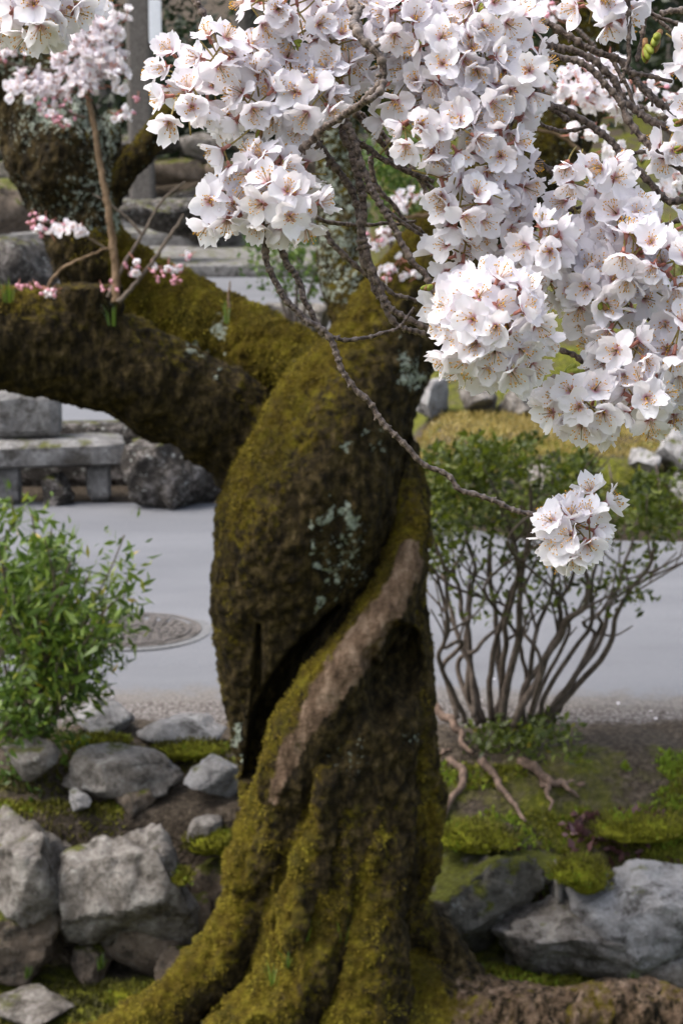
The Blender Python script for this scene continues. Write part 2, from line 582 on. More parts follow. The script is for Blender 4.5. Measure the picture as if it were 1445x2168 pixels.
# road
rxs = nonuni(-40, 40, -2.5, 2.5, 0.1)
n = 60
tt = np.linspace(0, 1, n)
tt = 0.35 * tt ** 2.2 + 0.65 * tt
V, F = [], []
for k in tt:
    yy = near_edge(rxs) + (far_edge(rxs) - near_edge(rxs)) * k
    zz = 0.002 + 0.028 * np.sin(math.pi * np.clip(k * 1.02 - 0.01, 0, 1)) + 0.006 * np.sin(rxs * 0.9) - 0.03 * (k == 0)
    V.append(np.stack([rxs, yy, zz], 1))
V = np.concatenate(V)
nx = len(rxs)
i, j = np.meshgrid(np.arange(n - 1), np.arange(nx - 1), indexing='ij')
a = i * nx + j
F = np.stack([a, a + 1, a + nx + 1, a + nx], -1).reshape(-1, 4)
ed = np.repeat(tt, nx)
d0 = V[:, 1] - np.tile(near_edge(rxs), n)
edge = sstep(0.55, 0.0, d0) * 0.95
obj('road', mesh('road', V, F, M['road'], True, {'edge': edge}), kind='structure')

# paved court beyond, seen under and over the thick limb
V, F = sheet(np.linspace(-14, 0.1, 40), np.linspace(14.6, 29.7, 40), lambda X, Y: 0.030 + 0.004 * np.sin(X * 0.7))
obj('paved_court', mesh('paved_court', V, F, M['road'], True, {'edge': np.zeros(len(V))}), kind='structure')


# ------------------------------------------------------------------ stones
def ico(sub):
    bm = bmesh.new()
    bmesh.ops.create_icosphere(bm, subdivisions=sub, radius=1)
    v = np.array([p.co[:] for p in bm.verts])
    f = np.array([[q.index for q in p.verts] for p in bm.faces])
    bm.free()
    return v, f


ICO = {s: ico(s) for s in (1, 2, 3, 4, 5)}


def rock_mesh(seed, dims, mat, sub=4, cuts=9, rough=0.13, flat=0.0):
    v, f = ICO[sub]
    r = np.random.default_rng(seed)
    v = v.copy()
    for k in range(cuts + 4):
        n = r.normal(size=3) if k else np.array((r.normal() * .12, r.normal() * .12 - .1, 1.0))
        n /= np.linalg.norm(n)
        d = r.uniform(0.42, 0.78) if k else .5
        s = v @ n
        v = v - np.maximum(0, s - d)[:, None] * n * 0.97
    nn = v / np.linalg.norm(v, axis=1)[:, None]
    v = v + nn * (fbm(v * 1.7 + seed, 5, seed, 0.55) * rough * 1.15)[:, None]
    rid = 1 - np.abs(fbm(v * 2.6 + seed * 3, 4, seed + 9))
    v = v - nn * ((rid ** 6) * rough * 0.55)[:, None]
    v = v + nn * (fbm(v * 7 + seed, 4, seed + 4, .6) * .035 - .05 * np.clip(fbm(v * 4 + seed * 2, 3, seed + 6) - .12, 0, 1))[:, None]
    lo, hi = v.min(0), v.max(0)
    v = (v - (lo + hi) / 2) / (hi - lo) * 2
    v = v * np.asarray(dims) / 2
    return mesh('stone', v, f, mat, True)


def rock_at(name, box, y, depth, mat, seed, parent=None, off=(0, 0, 0), rot=0.0, sub=4, rough=0.13, cuts=9, **tg):
    x0, y0, x1, y1 = box
    c = PY((x0 + x1) / 2, (y0 + y1) / 2, y)
    m = mpp(y) * 1.02
    w, h = (x1 - x0) * m, (y1 - y0) * m
    me = rock_mesh(seed, (w, depth, h), mat, sub, cuts, rough)
    o = obj(name, me, parent, **tg)
    o.location = c - np.asarray(off)
    o.rotation_euler = (0, rot, 0)
    return o


wl_o = PY(230, 2070, 7.15)
wall_l = thing('stone_wall', 'low dry wall of rough grey boulders left of the twisted trunk', 'wall', (wl_o[0], 7.15, -0.67))
off = np.array(wall_l.location)
for k, (box, y, d, m, rot) in enumerate([
        ((-60, 1728, 146, 1962), 7.12, 0.42, 'stone', 0.0), ((112, 1732, 434, 2020), 7.08, 0.46, 'stone', 0.08),
        ((-90, 1895, 150, 2085), 7.04, 0.38, 'stone_brown', 0.1), ((205, 1890, 480, 2100), 7.16, 0.34, 'stone_brown', -0.25),
        ((150, 1985, 240, 2085), 7.1, 0.2, 'stone_brown', 0.2), ((395, 1800, 560, 2010), 7.2, 0.3, 'stone_brown', 0.3),
        ((-320, 1740, -70, 2080), 7.14, 0.45, 'stone', 0.0), ((100, 1930, 190, 2010), 7.2, .2, 'stone_brown', .4), ((395, 1730, 470, 1800), 7.26, .2, 'stone', .2), ((330, 1990, 430, 2090), 7.0, .2, 'stone_brown', .5)]):
    rock_at('stone', box, y, d, M[m], 40 + k, wall_l, off, rot, 5 if k < 3 else 4)
wall_r = thing('stone_wall', 'low dry wall of mossy boulders with black gaps right of the twisted trunk', 'wall', (PY(1200, 2070, 7.15)[0], 7.15, -0.67))
off = np.array(wall_r.location)
for k, (box, y, d, m, rot) in enumerate([
        ((868, 1800, 1168, 2022), 7.2, 0.44, 'stone_moss', -0.35), ((1180, 1815, 1540, 2070), 7.08, 0.44, 'stone_pale', 0.3),
        ((1030, 1905, 1480, 2110), 7.04, 0.4, 'stone', 0.12), ((1166, 1830, 1206, 1915), 7.16, 0.2, 'stone', 0.1),
        ((1360, 2000, 1560, 2110), 7.05, 0.3, 'stone_brown', 0.2), ((860, 1960, 1040, 2090), 7.28, 0.3, 'stone_moss', 0.0),
        ((1010, 1800, 1200, 1880), 7.3, 0.3, 'stone_moss', 0.0)]):
    rock_at('stone', box, y, d, M[m], 60 + k, wall_r, off, rot, 5 if k < 3 else 4)

G = 'loose stones edging the bank'
for k, (box, y, d, m, lab) in enumerate([
        ((150, 1492, 284, 1568), 8.0, 0.3, 'stone_pale', 'small humped pale edging stone beside the road under the bright green bush'),
        ((288, 1512, 482, 1592), 7.95, 0.32, 'stone_pale', 'long low pale edging stone by the dark gap next to the trunk'),
        ((2, 1565, 132, 1650), 7.5, 0.28, 'stone', 'grey edging stone half hidden below the bright green bush'),
        ((130, 1578, 392, 1692), 7.5, 0.32, 'stone', 'long wedge shaped grey edging stone with a brown underside'),
        ((392, 1598, 540, 1692), 7.48, 0.3, 'stone_pale', 'squarish pale grey edging stone touching the trunk'),
        ((145, 1672, 196, 1720), 7.35, 0.12, 'stone_pale', 'little grey stone lying on the mossy soil'),
        ((225, 1668, 330, 1722), 7.4, 0.16, 'stone_brown', 'flat brown stone lying on bare soil'),
        ((-30, 1490, 62, 1545), 8.0, 0.2, 'stone_pale', 'pale stone peeping out at the foot of the bright green bush'),
        ((-40, 2104, 170, 2200), 6.75, 0.3, 'stone', 'flat topped grey stone on the moss before the boulder wall')]):
    rock_at('edging_stone', box, y, d, M[m], 90 + k, sub=4, label=lab, cat='stone', group=G, cuts=11, rough=0.10)


# ------------------------------------------------------------------ the twisted cherry tree
TY = 6.62


def strand(pts):            # (px, py, ground distance offset, radius px)
    P = []
    for px, py, dy, r in pts:
        q = PY(px, py, TY + dy)
        P.append((*q, r * mpp(TY + dy)))
    return catmull(P, 7)


STR = {
 'trunk': [
  [(1030, 460, .25, 105), (900, 610, .15, 112), (800, 760, .05, 122), (715, 910, 0, 158), (650, 1060, -.02, 182), (600, 1220, 0, 150), (570, 1380, .02, 116), (554, 1520, .03, 66), (550, 1620, .03, 28), (552, 1690, .02, 18)],
  [(850, 1000, -.04, 26), (866, 1110, -.10, 32), (852, 1210, -.14, 48), (808, 1310, -.17, 60), (745, 1405, -.18, 68), (682, 1500, -.18, 74), (630, 1600, -.16, 72), (595, 1710, -.14, 64), (545, 1850, -.1, 70)],
  [(820, 900, .02, 45), (850, 1010, 0, 46), (858, 1120, -.02, 44), (856, 1260, -.02, 46), (872, 1380, -.05, 48), (880, 1520, -.06, 48), (885, 1660, -.05, 48), (876, 1800, -.03, 48), (835, 1930, 0, 50), (790, 2060, .0, 70)],
  [(760, 1160, .14, 120), (790, 1340, .06, 118), (768, 1480, -.01, 145), (735, 1620, 0, 170), (722, 1760, 0, 184), (690, 1900, 0, 176), (665, 2040, 0, 180), (650, 2240, 0, 240)],
  [(700, 1000, .08, 150), (740, 1120, .12, 140), (760, 1250, .14, 120)],
  [(580, 1700, -.02, 44), (568, 1800, -.06, 52), (528, 1920, -.1, 58), (462, 2030, -.14, 58), (375, 2120, -.18, 56), (275, 2190, -.2, 54), (130, 2250, -.25, 46)],
  [(700, 1900, -.2, 70), (650, 2050, -.24, 90), (560, 2180, -.3, 90), (470, 2300, -.4, 90)],
  [(800, 1780, -.2, 60), (790, 1920, -.22, 60), (780, 2060, -.25, 80), (760, 2220, -.3, 110)],
  [(690, 1640, -.26, 26), (680, 1760, -.27, 30), (640, 1880, -.27, 32), (620, 1990, -.3, 30)],
 ],
 'limb': [
  [(650, 1040, .16, 100), (560, 962, .15, 106), (468, 886, .12, 100), (330, 816, .06, 100), (180, 746, .0, 106), (0, 716, -.08, 110), (-200, 700, -.1, 112), (-420, 660, -.15, 105)],
  [(190, 760, -.02, 80), (188, 690, -.02, 72), (186, 605, -.02, 66)],
  [(20, 700, -.1, 80), (10, 660, -.1, 60)],
 ],
 'limb_behind': [
  [(740, 850, .25, 70), (640, 776, .42, 70), (510, 712, .56, 70), (375, 650, .66, 72), (270, 604, .68, 80), (200, 540, .58, 78), (168, 450, .6, 82), (125, 340, .62, 106), (60, 200, .66, 96), (-10, 60, .7, 84), (-60, -90, .74, 70)],
  [(170, 430, .6, 50), (225, 330, .6, 22), (240, 250, .62, 18)],
 ],
 'side_branch': [
  [(205, 470, .6, 40), (250, 385, .58, 22), (290, 330, .55, 20), (352, 250, .5, 17), (420, 180, .45, 12)],
 ],
 'upper_stem': [
  [(800, 720, .2, 70), (745, 640, .25, 56), (724, 520, .3, 44), (716, 400, .34, 40), (708, 250, .38, 38), (690, 90, .44, 34), (680, -80, .5, 30)],
 ],
 'upper_limb': [
  [(960, 530, .2, 100), (1080, 400, .3, 86), (1180, 250, .38, 76), (1235, 90, .45, 66), (1262, -90, .5, 58)],
 ],
 'root': [
  [(800, 1950, .02, 70), (885, 1960, .02, 50), (940, 2000, .0, 42), (985, 2070, -.02, 40)],
  [(780, 2070, -.05, 110), (900, 2125, -.1, 90), (1030, 2150, -.14, 80), (1180, 2150, -.18, 74), (1340, 2152, -.2, 70), (1500, 2165, -.24, 60), (1650, 2190, -.3, 44)],
  [(860, 2180, -.2, 90), (980, 2210, -.25, 80), (1150, 2240, -.3, 60)],
 ],
}
tm = MB()
seg_c, seg_g = [], []
names = list(STR)
for gi, g in enumerate(names):
    for s in STR[g]:
        S = strand(s)
        v, f = tube(S[:, :3], S[:, 3], 20, 0.10, 3)
        tm.add(v, f)
        # rounded ends
        for e in (0, -1):
            iv, jf = ICO[2]
            tm.add(iv * S[e, 3] * 0.98 + S[e, :3], jf)
        seg_c.append(S)
        seg_g += [gi] * len(S)
SC = np.concatenate(seg_c)
SG = np.array(seg_g)
tmp = bpy.data.objects.new('tmp', tm.mesh('tmp', None))
C.objects.link(tmp)
md = tmp.modifiers.new('r', 'REMESH')
md.mode = 'VOXEL'
md.voxel_size = 0.0085
md = tmp.modifiers.new('s', 'SMOOTH')
md.factor = 0.5
md.iterations = 6
dg = bpy.context.evaluated_depsgraph_get()
em = tmp.evaluated_get(dg).to_mesh()
nv = len(em.vertices)
TV = np.empty(nv * 3, np.float32)
em.vertices.foreach_get('co', TV)
TV = TV.reshape(-1, 3).astype(float)
TN = np.empty(nv * 3, np.float32)
em.vertices.foreach_get('normal', TN)
TN = TN.reshape(-1, 3).astype(float)
TF = np.empty(len(em.polygons) * 4, np.int32)
em.polygons.foreach_get('vertices', TF)
TF = TF.reshape(-1, 4)
tmp.evaluated_get(dg).to_mesh_clear()
bpy.data.objects.remove(tmp)

# pixel coordinates of each vertex, used only to say where wood is bare, hollow or lichen covered
rel = TV - CAMP
dz = rel @ FW
PXv = 722.5 + (rel @ RT) / dz * FPX
PYv = 1084 - (rel @ UP) / dz * FPX
near_g = np.empty(nv, int)
for a0 in range(0, nv, 20000):
    d = np.linalg.norm(TV[a0:a0 + 20000, None, :] - SC[None, :, :3], axis=2) - SC[None, :, 3]
    near_g[a0:a0 + 20000] = SG[d.argmin(1)]

front = sstep(0.1, -0.3, TN[:, 1])


def poly_d(pts):
    pts = np.array(pts, float)
    best = np.full(nv, 1e9)
    for a, b in zip(pts[:-1], pts[1:]):
        ab = b[:2] - a[:2]
        t = np.clip(((PXv - a[0]) * ab[0] + (PYv - a[1]) * ab[1]) / (ab @ ab), 0, 1)
        r = a[2] + (b[2] - a[2]) * t
        best = np.minimum(best, np.hypot(PXv - a[0] - ab[0] * t, PYv - a[1] - ab[1] * t) / r)
    return best


isT = near_g == names.index('trunk')
# long fibres twisting up the trunk, lumps, moss ropes
tw = TV.copy()
tw[:, 0] = TV[:, 0] - 0.45 * TV[:, 2]
streak = fbm(tw * np.array((13, 13, 2.6)), 4, 11)
rope = 1 - np.abs(fbm(TV * np.array((11, 11, 2.2)) + 5, 3, 21))
lump = fbm(TV * 5.5, 4, 31)
fine = fbm(TV * 45, 3, 41)
disp = (near_g == names.index('root')) * .03 * fbm(TV * np.array((4, 7, 7)), 3, 33) + 0.022 * streak + 0.022 * lump + 0.012 * fine
low = sstep(0.75, 0.2, TV[:, 2]) * isT
bmask = sstep(1.6, .6, poly_d([(868, 1140, 30), (856, 1210, 38), (810, 1310, 44), (735, 1400, 48), (665, 1495, 50), (610, 1595, 40)])) * front
disp = disp * (1 - .6 * bmask)
disp += (1 - bmask) * (rope ** 3) * 0.022 * (0.3 + low) + low * 0.014 * fbm(TV * 22, 3, 51)
# hollow and crevices cut into the front
hol = sstep(1.15, 0.45, poly_d([(850, 1365, 40), (835, 1430, 56), (805, 1500, 34)]) + 0.55 * fbm(TV * 13, 4, 61) - .1) * front
crv = sstep(1.1, 0.3, poly_d([(715, 1290, 8), (628, 1390, 22), (580, 1470, 28), (552, 1550, 24), (538, 1640, 10)])) * front
crv2 = sstep(1.1, 0.3, poly_d([(545, 1330, 6), (545, 1420, 14), (540, 1520, 14), (535, 1600, 10)])) * front
crv3 = sstep(1.1, 0.3, poly_d([(860, 930, 8), (835, 1010, 14), (800, 1100, 8)])) * front
TV = TV + TN * disp[:, None]
TV[:, 1] += (0.11 * hol + 0.20 * crv + 0.05 * crv2 + 0.035 * crv3) * isT

stub = (near_g == names.index('limb')) & (PXv > 95) & (PXv < 275) & (PYv < 690)
zc = PY(185, 606, TY)[2]
TV[:, 2] = np.where(stub, np.minimum(TV[:, 2], zc + .012 * fine), TV[:, 2])

# where moss, bare wood and lichen grow
upf = TN[:, 2]
lf_ = -TN[:, 0]
moss = 0.37 + 0.42 * upf + 0.30 * lf_ * (isT | (near_g == names.index('root'))) + 0.22 * fbm(TV * 4, 3, 71) - 0.17 * front * isT * (PYv < 1700)
moss += 0.42 * sstep(2.0, 2.5, 0 * PXv + (near_g == names.index('limb_behind')) * 3.0) * (PXv > 230)
moss += 0.16 * sstep(1750, 2050, PYv) * isT + 0.38 * sstep(850, 900, PXv) * isT * (PYv > 950)
moss -= (0.26 + 0.14 * sstep(0.45, 0.0, upf)) * (near_g == names.index('limb'))
moss -= 0.50 * sstep(880, 960, PXv) * (near_g == names.index('root')) * (fbm(TV * 6, 2, 3) > -0.25)
moss -= 0.4 * sstep(1.2, 0.5, poly_d([(700, 1050, 100), (650, 1250, 100), (600, 1400, 50)])) * front
moss -= 0.6 * (hol + crv) * isT
moss -= 0.3 * (near_g == names.index('limb_behind')) * (PYv < 480)
bare = sstep(1.5, 0.3, poly_d([(866, 1160, 24), (852, 1230, 38), (800, 1320, 46), (730, 1415, 50), (660, 1510, 38), (605, 1610, 26), (580, 1690, 16)]) + .45 * fbm(TV * np.array((14, 14, 9)), 3, 77)) * front * isT * (.92 - .30 * sstep(1420, 1600, PYv))
bare = np.maximum(bare, 0.50 * sstep(900, 980, PXv) * (near_g == names.index('root')) * sstep(2030, 2080, PYv))
lich = np.zeros(nv)
lwx, lwy = 46 * fbm(TV * 16, 3, 91), 46 * fbm(TV * 16 + 7, 3, 92)
for (lx, ly, lr, w) in [(735, 1100, 30, .95), (680, 1085, 22, .8), (655, 1150, 20, .8), (692, 1205, 20, .8), (682, 1265, 20, .85), (735, 1160, 60, .55), (740, 1210, 50, .5),
                        (790, 905, 24, .6), (748, 940, 18, .6), (790, 945, 16, .6), (740, 1600, 70, .42), (500, 1560, 22, .8), (515, 1610, 16, .7), (880, 800, 30, .75), (870, 760, 26, .7),
                        (405, 740, 26, .85), (470, 700, 26, .8), (480, 745, 16, .7), (440, 770, 20, .6), (870, 1560, 18, .6), (560, 900, 30, .3), (215, 650, 26, .4)]:
    d = np.hypot(PXv + lwx - lx, (PYv + lwy - ly) * .8) / lr
    lich = np.maximum(lich, .82 * w * sstep(1.5, 0.3, d))
lich = np.maximum(lich, 0.60 * (near_g == names.index('limb_behind')) * sstep(560, 470, PYv) * (0.75 + 0.5 * fbm(TV * 5, 3, 81)))
lich = np.maximum(lich, 0.52 * (near_g == names.index('upper_stem')) * sstep(700, 620, PYv))
lich = np.maximum(lich, 0.36 * (near_g == names.index('upper_limb')))
lich = np.maximum(lich, 0.30 * (near_g == names.index('side_branch')))
lich = lich * (0.3 + 0.7 * front)

base = PY(660, 2190, TY)
tree = thing('cherry_tree', 'old twisted cherry tree with mossy hollow trunk and thick limbs', 'tree', (base[0], TY, -0.68))
toff = np.array(tree.location)
# vertex normals of the whole surface so that the parts join without a seam
fulln = np.zeros_like(TV)
e1 = TV[TF[:, 2]] - TV[TF[:, 0]]
e2 = TV[TF[:, 3]] - TV[TF[:, 1]]
fn = np.cross(e1, e2)
for k in range(4):
    np.add.at(fulln, TF[:, k], fn)
fulln /= np.linalg.norm(fulln, axis=1)[:, None] + 1e-12
PART = {'trunk': 'trunk', 'limb': 'limb', 'limb_behind': 'limb', 'side_branch': 'branch', 'upper_stem': 'stem', 'upper_limb': 'limb', 'root': 'root'}
PLAB = {'limb_behind': 'moss covered limb rising behind the thick dark limb', 'limb': 'thick dark limb with a sawn stub', 'upper_stem': 'lichen covered upright stem'}
fg = near_g[TF[:, 0]]
for gi, g in enumerate(names):
    sel = TF[fg == gi]
    if not len(sel):
        continue
    used, inv = np.unique(sel, return_inverse=True)
    me = mesh(PART[g], TV[used] - toff, inv.reshape(-1, 4), M['bark'], True, {'moss': moss[used], 'bare': bare[used], 'lichen': lich[used]})
    me.normals_split_custom_set_from_vertices([tuple(q) for q in fulln[used]])
    obj(PART[g], me, tree, label=PLAB.get(g))


# tufts of moss standing off the bark, ragged against what lies behind
def leaves(P, size, rng, aspect=2.2, up=0.3, dirs=None, fold=0.25):
    """folded pointed leaves at the points P: 5 vertices, 4 triangles each"""
    n = len(P)
    d = rng.normal(size=(n, 3)) if dirs is None else dirs + rng.normal(size=(n, 3)) * 0.25
    d[:, 2] += up
    d /= np.linalg.norm(d, axis=1)[:, None]
    s = np.cross(d, rng.normal(size=(n, 3)))
    s /= np.linalg.norm(s, axis=1)[:, None] + 1e-9
    nn = np.cross(d, s)
    L = (size * rng.uniform(.6, 1.25, n))[:, None]
    w = L / aspect / 2
    a = P
    b = P + d * L * .45 + s * w + nn * w * fold
    c = P + d * L - nn * L * 0.12
    e = P + d * L * .45 - s * w + nn * w * fold
    m = P + d * L * .5
    V = np.stack([a, b, c, e, m], 1).reshape(-1, 3)
    k = np.arange(n) * 5
    F = np.concatenate([np.stack([k, k + 1, k + 4], 1), np.stack([k + 1, k + 2, k + 4], 1), np.stack([k + 2, k + 3, k + 4], 1), np.stack([k + 3, k, k + 4], 1)])
    return V, F


rt = np.random.default_rng(66)
clump = fbm(TV * 14, 3, 67)
ok = np.where((moss + .5 * clump > .52) & (bare < .35) & (lich < .4) & (TN[:, 1] < .45) & (TV[:, 2] < 3.0))[0]
ok = rt.choice(ok, min(len(ok), 95000), replace=False)
LV, LF = leaves(TV[ok] - toff - fulln[ok] * .003, .0115, rt, 2.4, -.25, fulln[ok] * .8 + np.array((0, 0, -.2)))
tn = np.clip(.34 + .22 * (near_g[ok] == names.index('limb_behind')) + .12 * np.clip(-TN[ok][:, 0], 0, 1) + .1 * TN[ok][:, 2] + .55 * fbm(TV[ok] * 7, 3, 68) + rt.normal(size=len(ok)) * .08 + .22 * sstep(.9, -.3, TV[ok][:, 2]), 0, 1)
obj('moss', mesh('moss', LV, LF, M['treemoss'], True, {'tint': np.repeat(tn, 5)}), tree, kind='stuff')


# ------------------------------------------------------------------ blossoms
def petal_mesh(k):
    r = np.random.default_rng(100 + k)
    nu, nvv = 7, 6
    L = 1.0
    curl, cup, ruf = r.uniform(-0.45, 0.38), r.uniform(0.1, 0.75), r.uniform(0.03, 0.085)
    ph = r.uniform(0, 6.28, 4)
    skew = r.uniform(-0.08, 0.08)
    V, A, B = [], [], []
    fr = r.uniform(-0.045, 0.045, nvv + 1)
    for i in range(nu + 1):
        u = i / nu
        w = 0.070 + 0.365 * sstep(-0.05, 0.58, u) * (1 - 0.26 * sstep(0.74, 1.0, u))
        for j in range(nvv + 1):
            v = j / nvv * 2 - 1
            ye = 1 - 0.25 * v * v - 0.12 * math.exp(-(v / 0.2) ** 2) + fr[j] * (u > 0.9)
            y = u * ye
            x = v * w + skew * u * u
            z = curl * y * y + cup * x * x * (1.2 - 0.4 * u) + ruf * u * u * math.sin(5 * v + ph[0]) + 0.6 * ruf * u ** 3 * math.sin(11 * v + ph[1]) - 0.03 * math.exp(-(v / 0.16) ** 2) * u
            V.append((x, y, z))
            A.append(u)
            B.append(v)
    q = nvv + 1
    F = [(i * q + j, i * q + j + 1, (i + 1) * q + j + 1, (i + 1) * q + j) for i in range(nu) for j in range(nvv)]
    return np.array(V), F, np.array(A), np.array(B)


PL = 0.0158
PETALS, PETRAW = [], []
for k in range(10):
    v, f, a, b = petal_mesh(k)
    PETRAW.append((v, f, a, b))
    PETALS.append(mesh('petal', v * PL, f, M['petal'], True, {'along': a, 'across': b}))


def octa(c, r):
    v = np.array([(1, 0, 0), (-1, 0, 0), (0, 1, 0), (0, -1, 0), (0, 0, 1.2), (0, 0, -1.2)]) * r + c
    f = [(0, 2, 4), (2, 1, 4), (1, 3, 4), (3, 0, 4), (2, 0, 5), (1, 2, 5), (3, 1, 5), (0, 3, 5)]
    return v, f


def stamens_mesh(k):
    r = np.random.default_rng(200 + k)
    mb = MB()
    for i in range(17):
        a = r.uniform(0, 6.28)
        tilt = r.uniform(0.12, 0.75)
        L = r.uniform(0.007, 0.0115)
        d0 = np.array((math.cos(a) * 0.001, math.sin(a) * 0.001, 0.0005))
        e = np.array((math.cos(a) * math.sin(tilt), math.sin(a) * math.sin(tilt), math.cos(tilt))) * L
        mid = d0 + e * 0.5 + np.array((0, 0, 0.0006))
        v, f = tube([d0, mid, d0 + e], [0.00022, 0.0002, 0.00018], 3, cap=False)
        mb.add(v, f, 0)
        v, f = octa(d0 + e, r.uniform(0.0005, 0.0007))
        mb.add(v, f, 1)
    v, f = tube([(0, 0, 0), (0.0003, 0, 0.005), (0, 0.0003, 0.0115)], [0.0005, 0.0003, 0.0003], 4)
    mb.add(v, f, 2)
    return mb.mesh('stamens', [M['filament'], M['anther'], M['pedicel']])


STAMENS = [stamens_mesh(k) for k in range(6)]


def calyx_mesh(k):
    r = np.random.default_rng(300 + k)
    mb = MB()
    bend = r.uniform(-0.005, 0.005, 2)
    L = r.uniform(0.018, 0.026)
    path = catmull([(bend[0], bend[1], -0.006 - L), (bend[0] * .3, bend[1] * .3, -0.006 - L * .5), (0, 0, -0.007)], 4)
    v, f = tube(path, np.linspace(0.0006, 0.0007, len(path)), 5)
    mb.add(v, f, 1)
    v, f = tube([(0, 0, -0.0075), (0, 0, -0.006), (0, 0, -0.003), (0, 0, 0.0)], [0.0007, 0.0014, 0.0012, 0.0018], 8)
    mb.add(v, f, 0)
    for i in range(5):          # sepals stand in the gaps between the petals
        a = math.radians(72 * i + 36) + r.uniform(-.1, .1)
        ca, sa = math.cos(a), math.sin(a)
        pts = []
        for y, x, z in ((0.0012, 0.0013, 0.0003), (0.0035, 0.0014, 0.0009), (0.0054, 0.0, 0.0012)):
            pts += [(y, -x, z), (y, x, z)]
        q = np.array([(y * -sa - x * ca, y * ca - x * sa, z) for y, x, z in pts])
        mb.add(q, [(0, 1, 3, 2), (2, 3, 5, 4)], 0)
    return mb.mesh('calyx', [M['calyx'], M['pedicel']])


CALYX = [calyx_mesh(k) for k in range(5)]


def frame_z(d, spin):
    q = Vector(d).to_track_quat('Z', 'Y')
    return q.to_matrix().to_4x4() @ Matrix.Rotation(spin, 4, 'Z')


TOTAL = [0]


def add_blossom(parent, off, pos, d, scale=1.0, openness=None, rn=random):
    """pedicel and calyx carry five petals and the stamens"""
    o = bpy.data.objects.new('blossom', CALYX[rn.randrange(len(CALYX))])
    C.objects.link(o)
    o.parent = parent
    o.matrix_local = Matrix.Translation(Vector(pos) - Vector(off)) @ frame_z(d, rn.uniform(0, 6.28)) @ Matrix.Scale(scale, 4)
    op = rn.triangular(2, 62, 26) if openness is None else openness
    for i in range(5):
        p = bpy.data.objects.new('petal', PETALS[rn.randrange(len(PETALS))])
        C.objects.link(p)
        p.parent = o
        p.matrix_local = Matrix.Rotation(math.radians(72 * i + rn.uniform(-7, 7)), 4, 'Z') @ Matrix.Translation((0, 0.0013, 0.0004 + 0.0003 * (i % 2))) @ \
            Matrix.Rotation(math.radians(op + rn.gauss(0, 12)), 4, 'X') @ Matrix.Rotation(rn.gauss(0, .22), 4, 'Y') @ Matrix.Scale(rn.uniform(.92, 1.06), 4)
    s = bpy.data.objects.new('stamens', STAMENS[rn.randrange(len(STAMENS))])
    C.objects.link(s)
    s.parent = o
    TOTAL[0] += 1
    return o


def bud_mesh(k):
    r = np.random.default_rng(400 + k)
    mb = MB()
    v, f = ICO[2]
    for i in range(5):
        a = r.uniform(0, 6.28)
        s = np.array((0.0022, 0.0022, 0.0052)) * r.uniform(.7, 1.1)
        R = np.array((Matrix.Rotation(a, 3, 'Z') @ Matrix.Rotation(r.uniform(.1, .6), 3, 'X')))
        q = v * s
        q[:, 2] += s[2]
        mb.add(q @ R.T, f, 0 if i < 2 else 1)
    v, f = tube([(0, 0, -0.004), (0, 0, 0.002)], [0.0016, 0.0022], 7)
    mb.add(v, f, 0)
    return mb.mesh('leaf_bud', [M['budscale'], M['budgreen']])


BUDS = [bud_mesh(k) for k in range(3)]


def twig_part(parent, off, pts, w0, w1, depth, seed, knob=True, dd=None, name='twig', mat=None, seg=8):
    """a knobbly cherry twig through photo points, w in photo pixels (full width); each point may carry its own depth"""
    r = np.random.default_rng(seed)
    P = np.array([PD(p[0], p[1], p[2] if len(p) > 2 else depth + (0 if dd is None else dd[i])) for i, p in enumerate(pts)])
    path = catmull(P, lambda a, b: max(3, int(np.linalg.norm(b - a) / 0.0016)))
    n = len(path)
    t = np.linspace(0, 1, n)
    L = np.linalg.norm(np.diff(path, axis=0), axis=1).sum()
    wob = fbm(np.stack([t * L * 55, np.full(n, seed * 1.7), np.zeros(n)], 1), 2, seed)
    wob2 = fbm(np.stack([t * L * 55, np.full(n, seed * 1.7 + 50), np.zeros(n)], 1), 2, seed + 1)
    path = path + np.outer(wob, (1, 0.3, 0)) * 0.0032 + np.outer(wob2, (0, 0.3, 1)) * 0.0032
    rad = (w0 + (w1 - w0) * t) / 2 * depth / FPX
    ring = np.zeros(n)
    s = r.uniform(0, .004)
    knobs = []
    while s < L:
        c = s / L
        wdt = r.uniform(0.0007, 0.0016) / L
        b = np.exp(-np.abs((t - c) / wdt) ** 3)
        ring = np.maximum(ring, b * r.uniform(.5, 1))
        if r.uniform() < 0.30:
            knobs.append(c)
        s += r.uniform(0.0034, 0.0095)
    ring = ring if knob else ring * .08
    rr = rad * (1.0 + 0.62 * ring)
    mb = MB()
    v, f = tube(path, rr, seg, 0.14, seed)
    mb.add(v, f, 0, np.repeat(ring, seg))
    if knob:
        T = np.gradient(path, axis=0)
        for c in knobs:
            i = min(n - 1, int(c * n))
            tdir = T[i] / (np.linalg.norm(T[i]) + 1e-9)
            side = np.cross(tdir, r.normal(size=3))
            side /= np.linalg.norm(side) + 1e-9
            l = rad[i] * r.uniform(1.3, 2.3)
            q = np.array([path[i], path[i] + side * l * .6 + tdir * l * .2, path[i] + side * l + tdir * l * .35])
            v, f = tube(q, [rad[i] * .75, rad[i] * .62, rad[i] * .42], 6)
            mb.add(v, f, 0, np.array([0.2] * 12 + [0.6] * 6))
    me = mb.mesh(name, mat or M['twig'], True, 'ring', off)
    return obj(name, me, parent), path


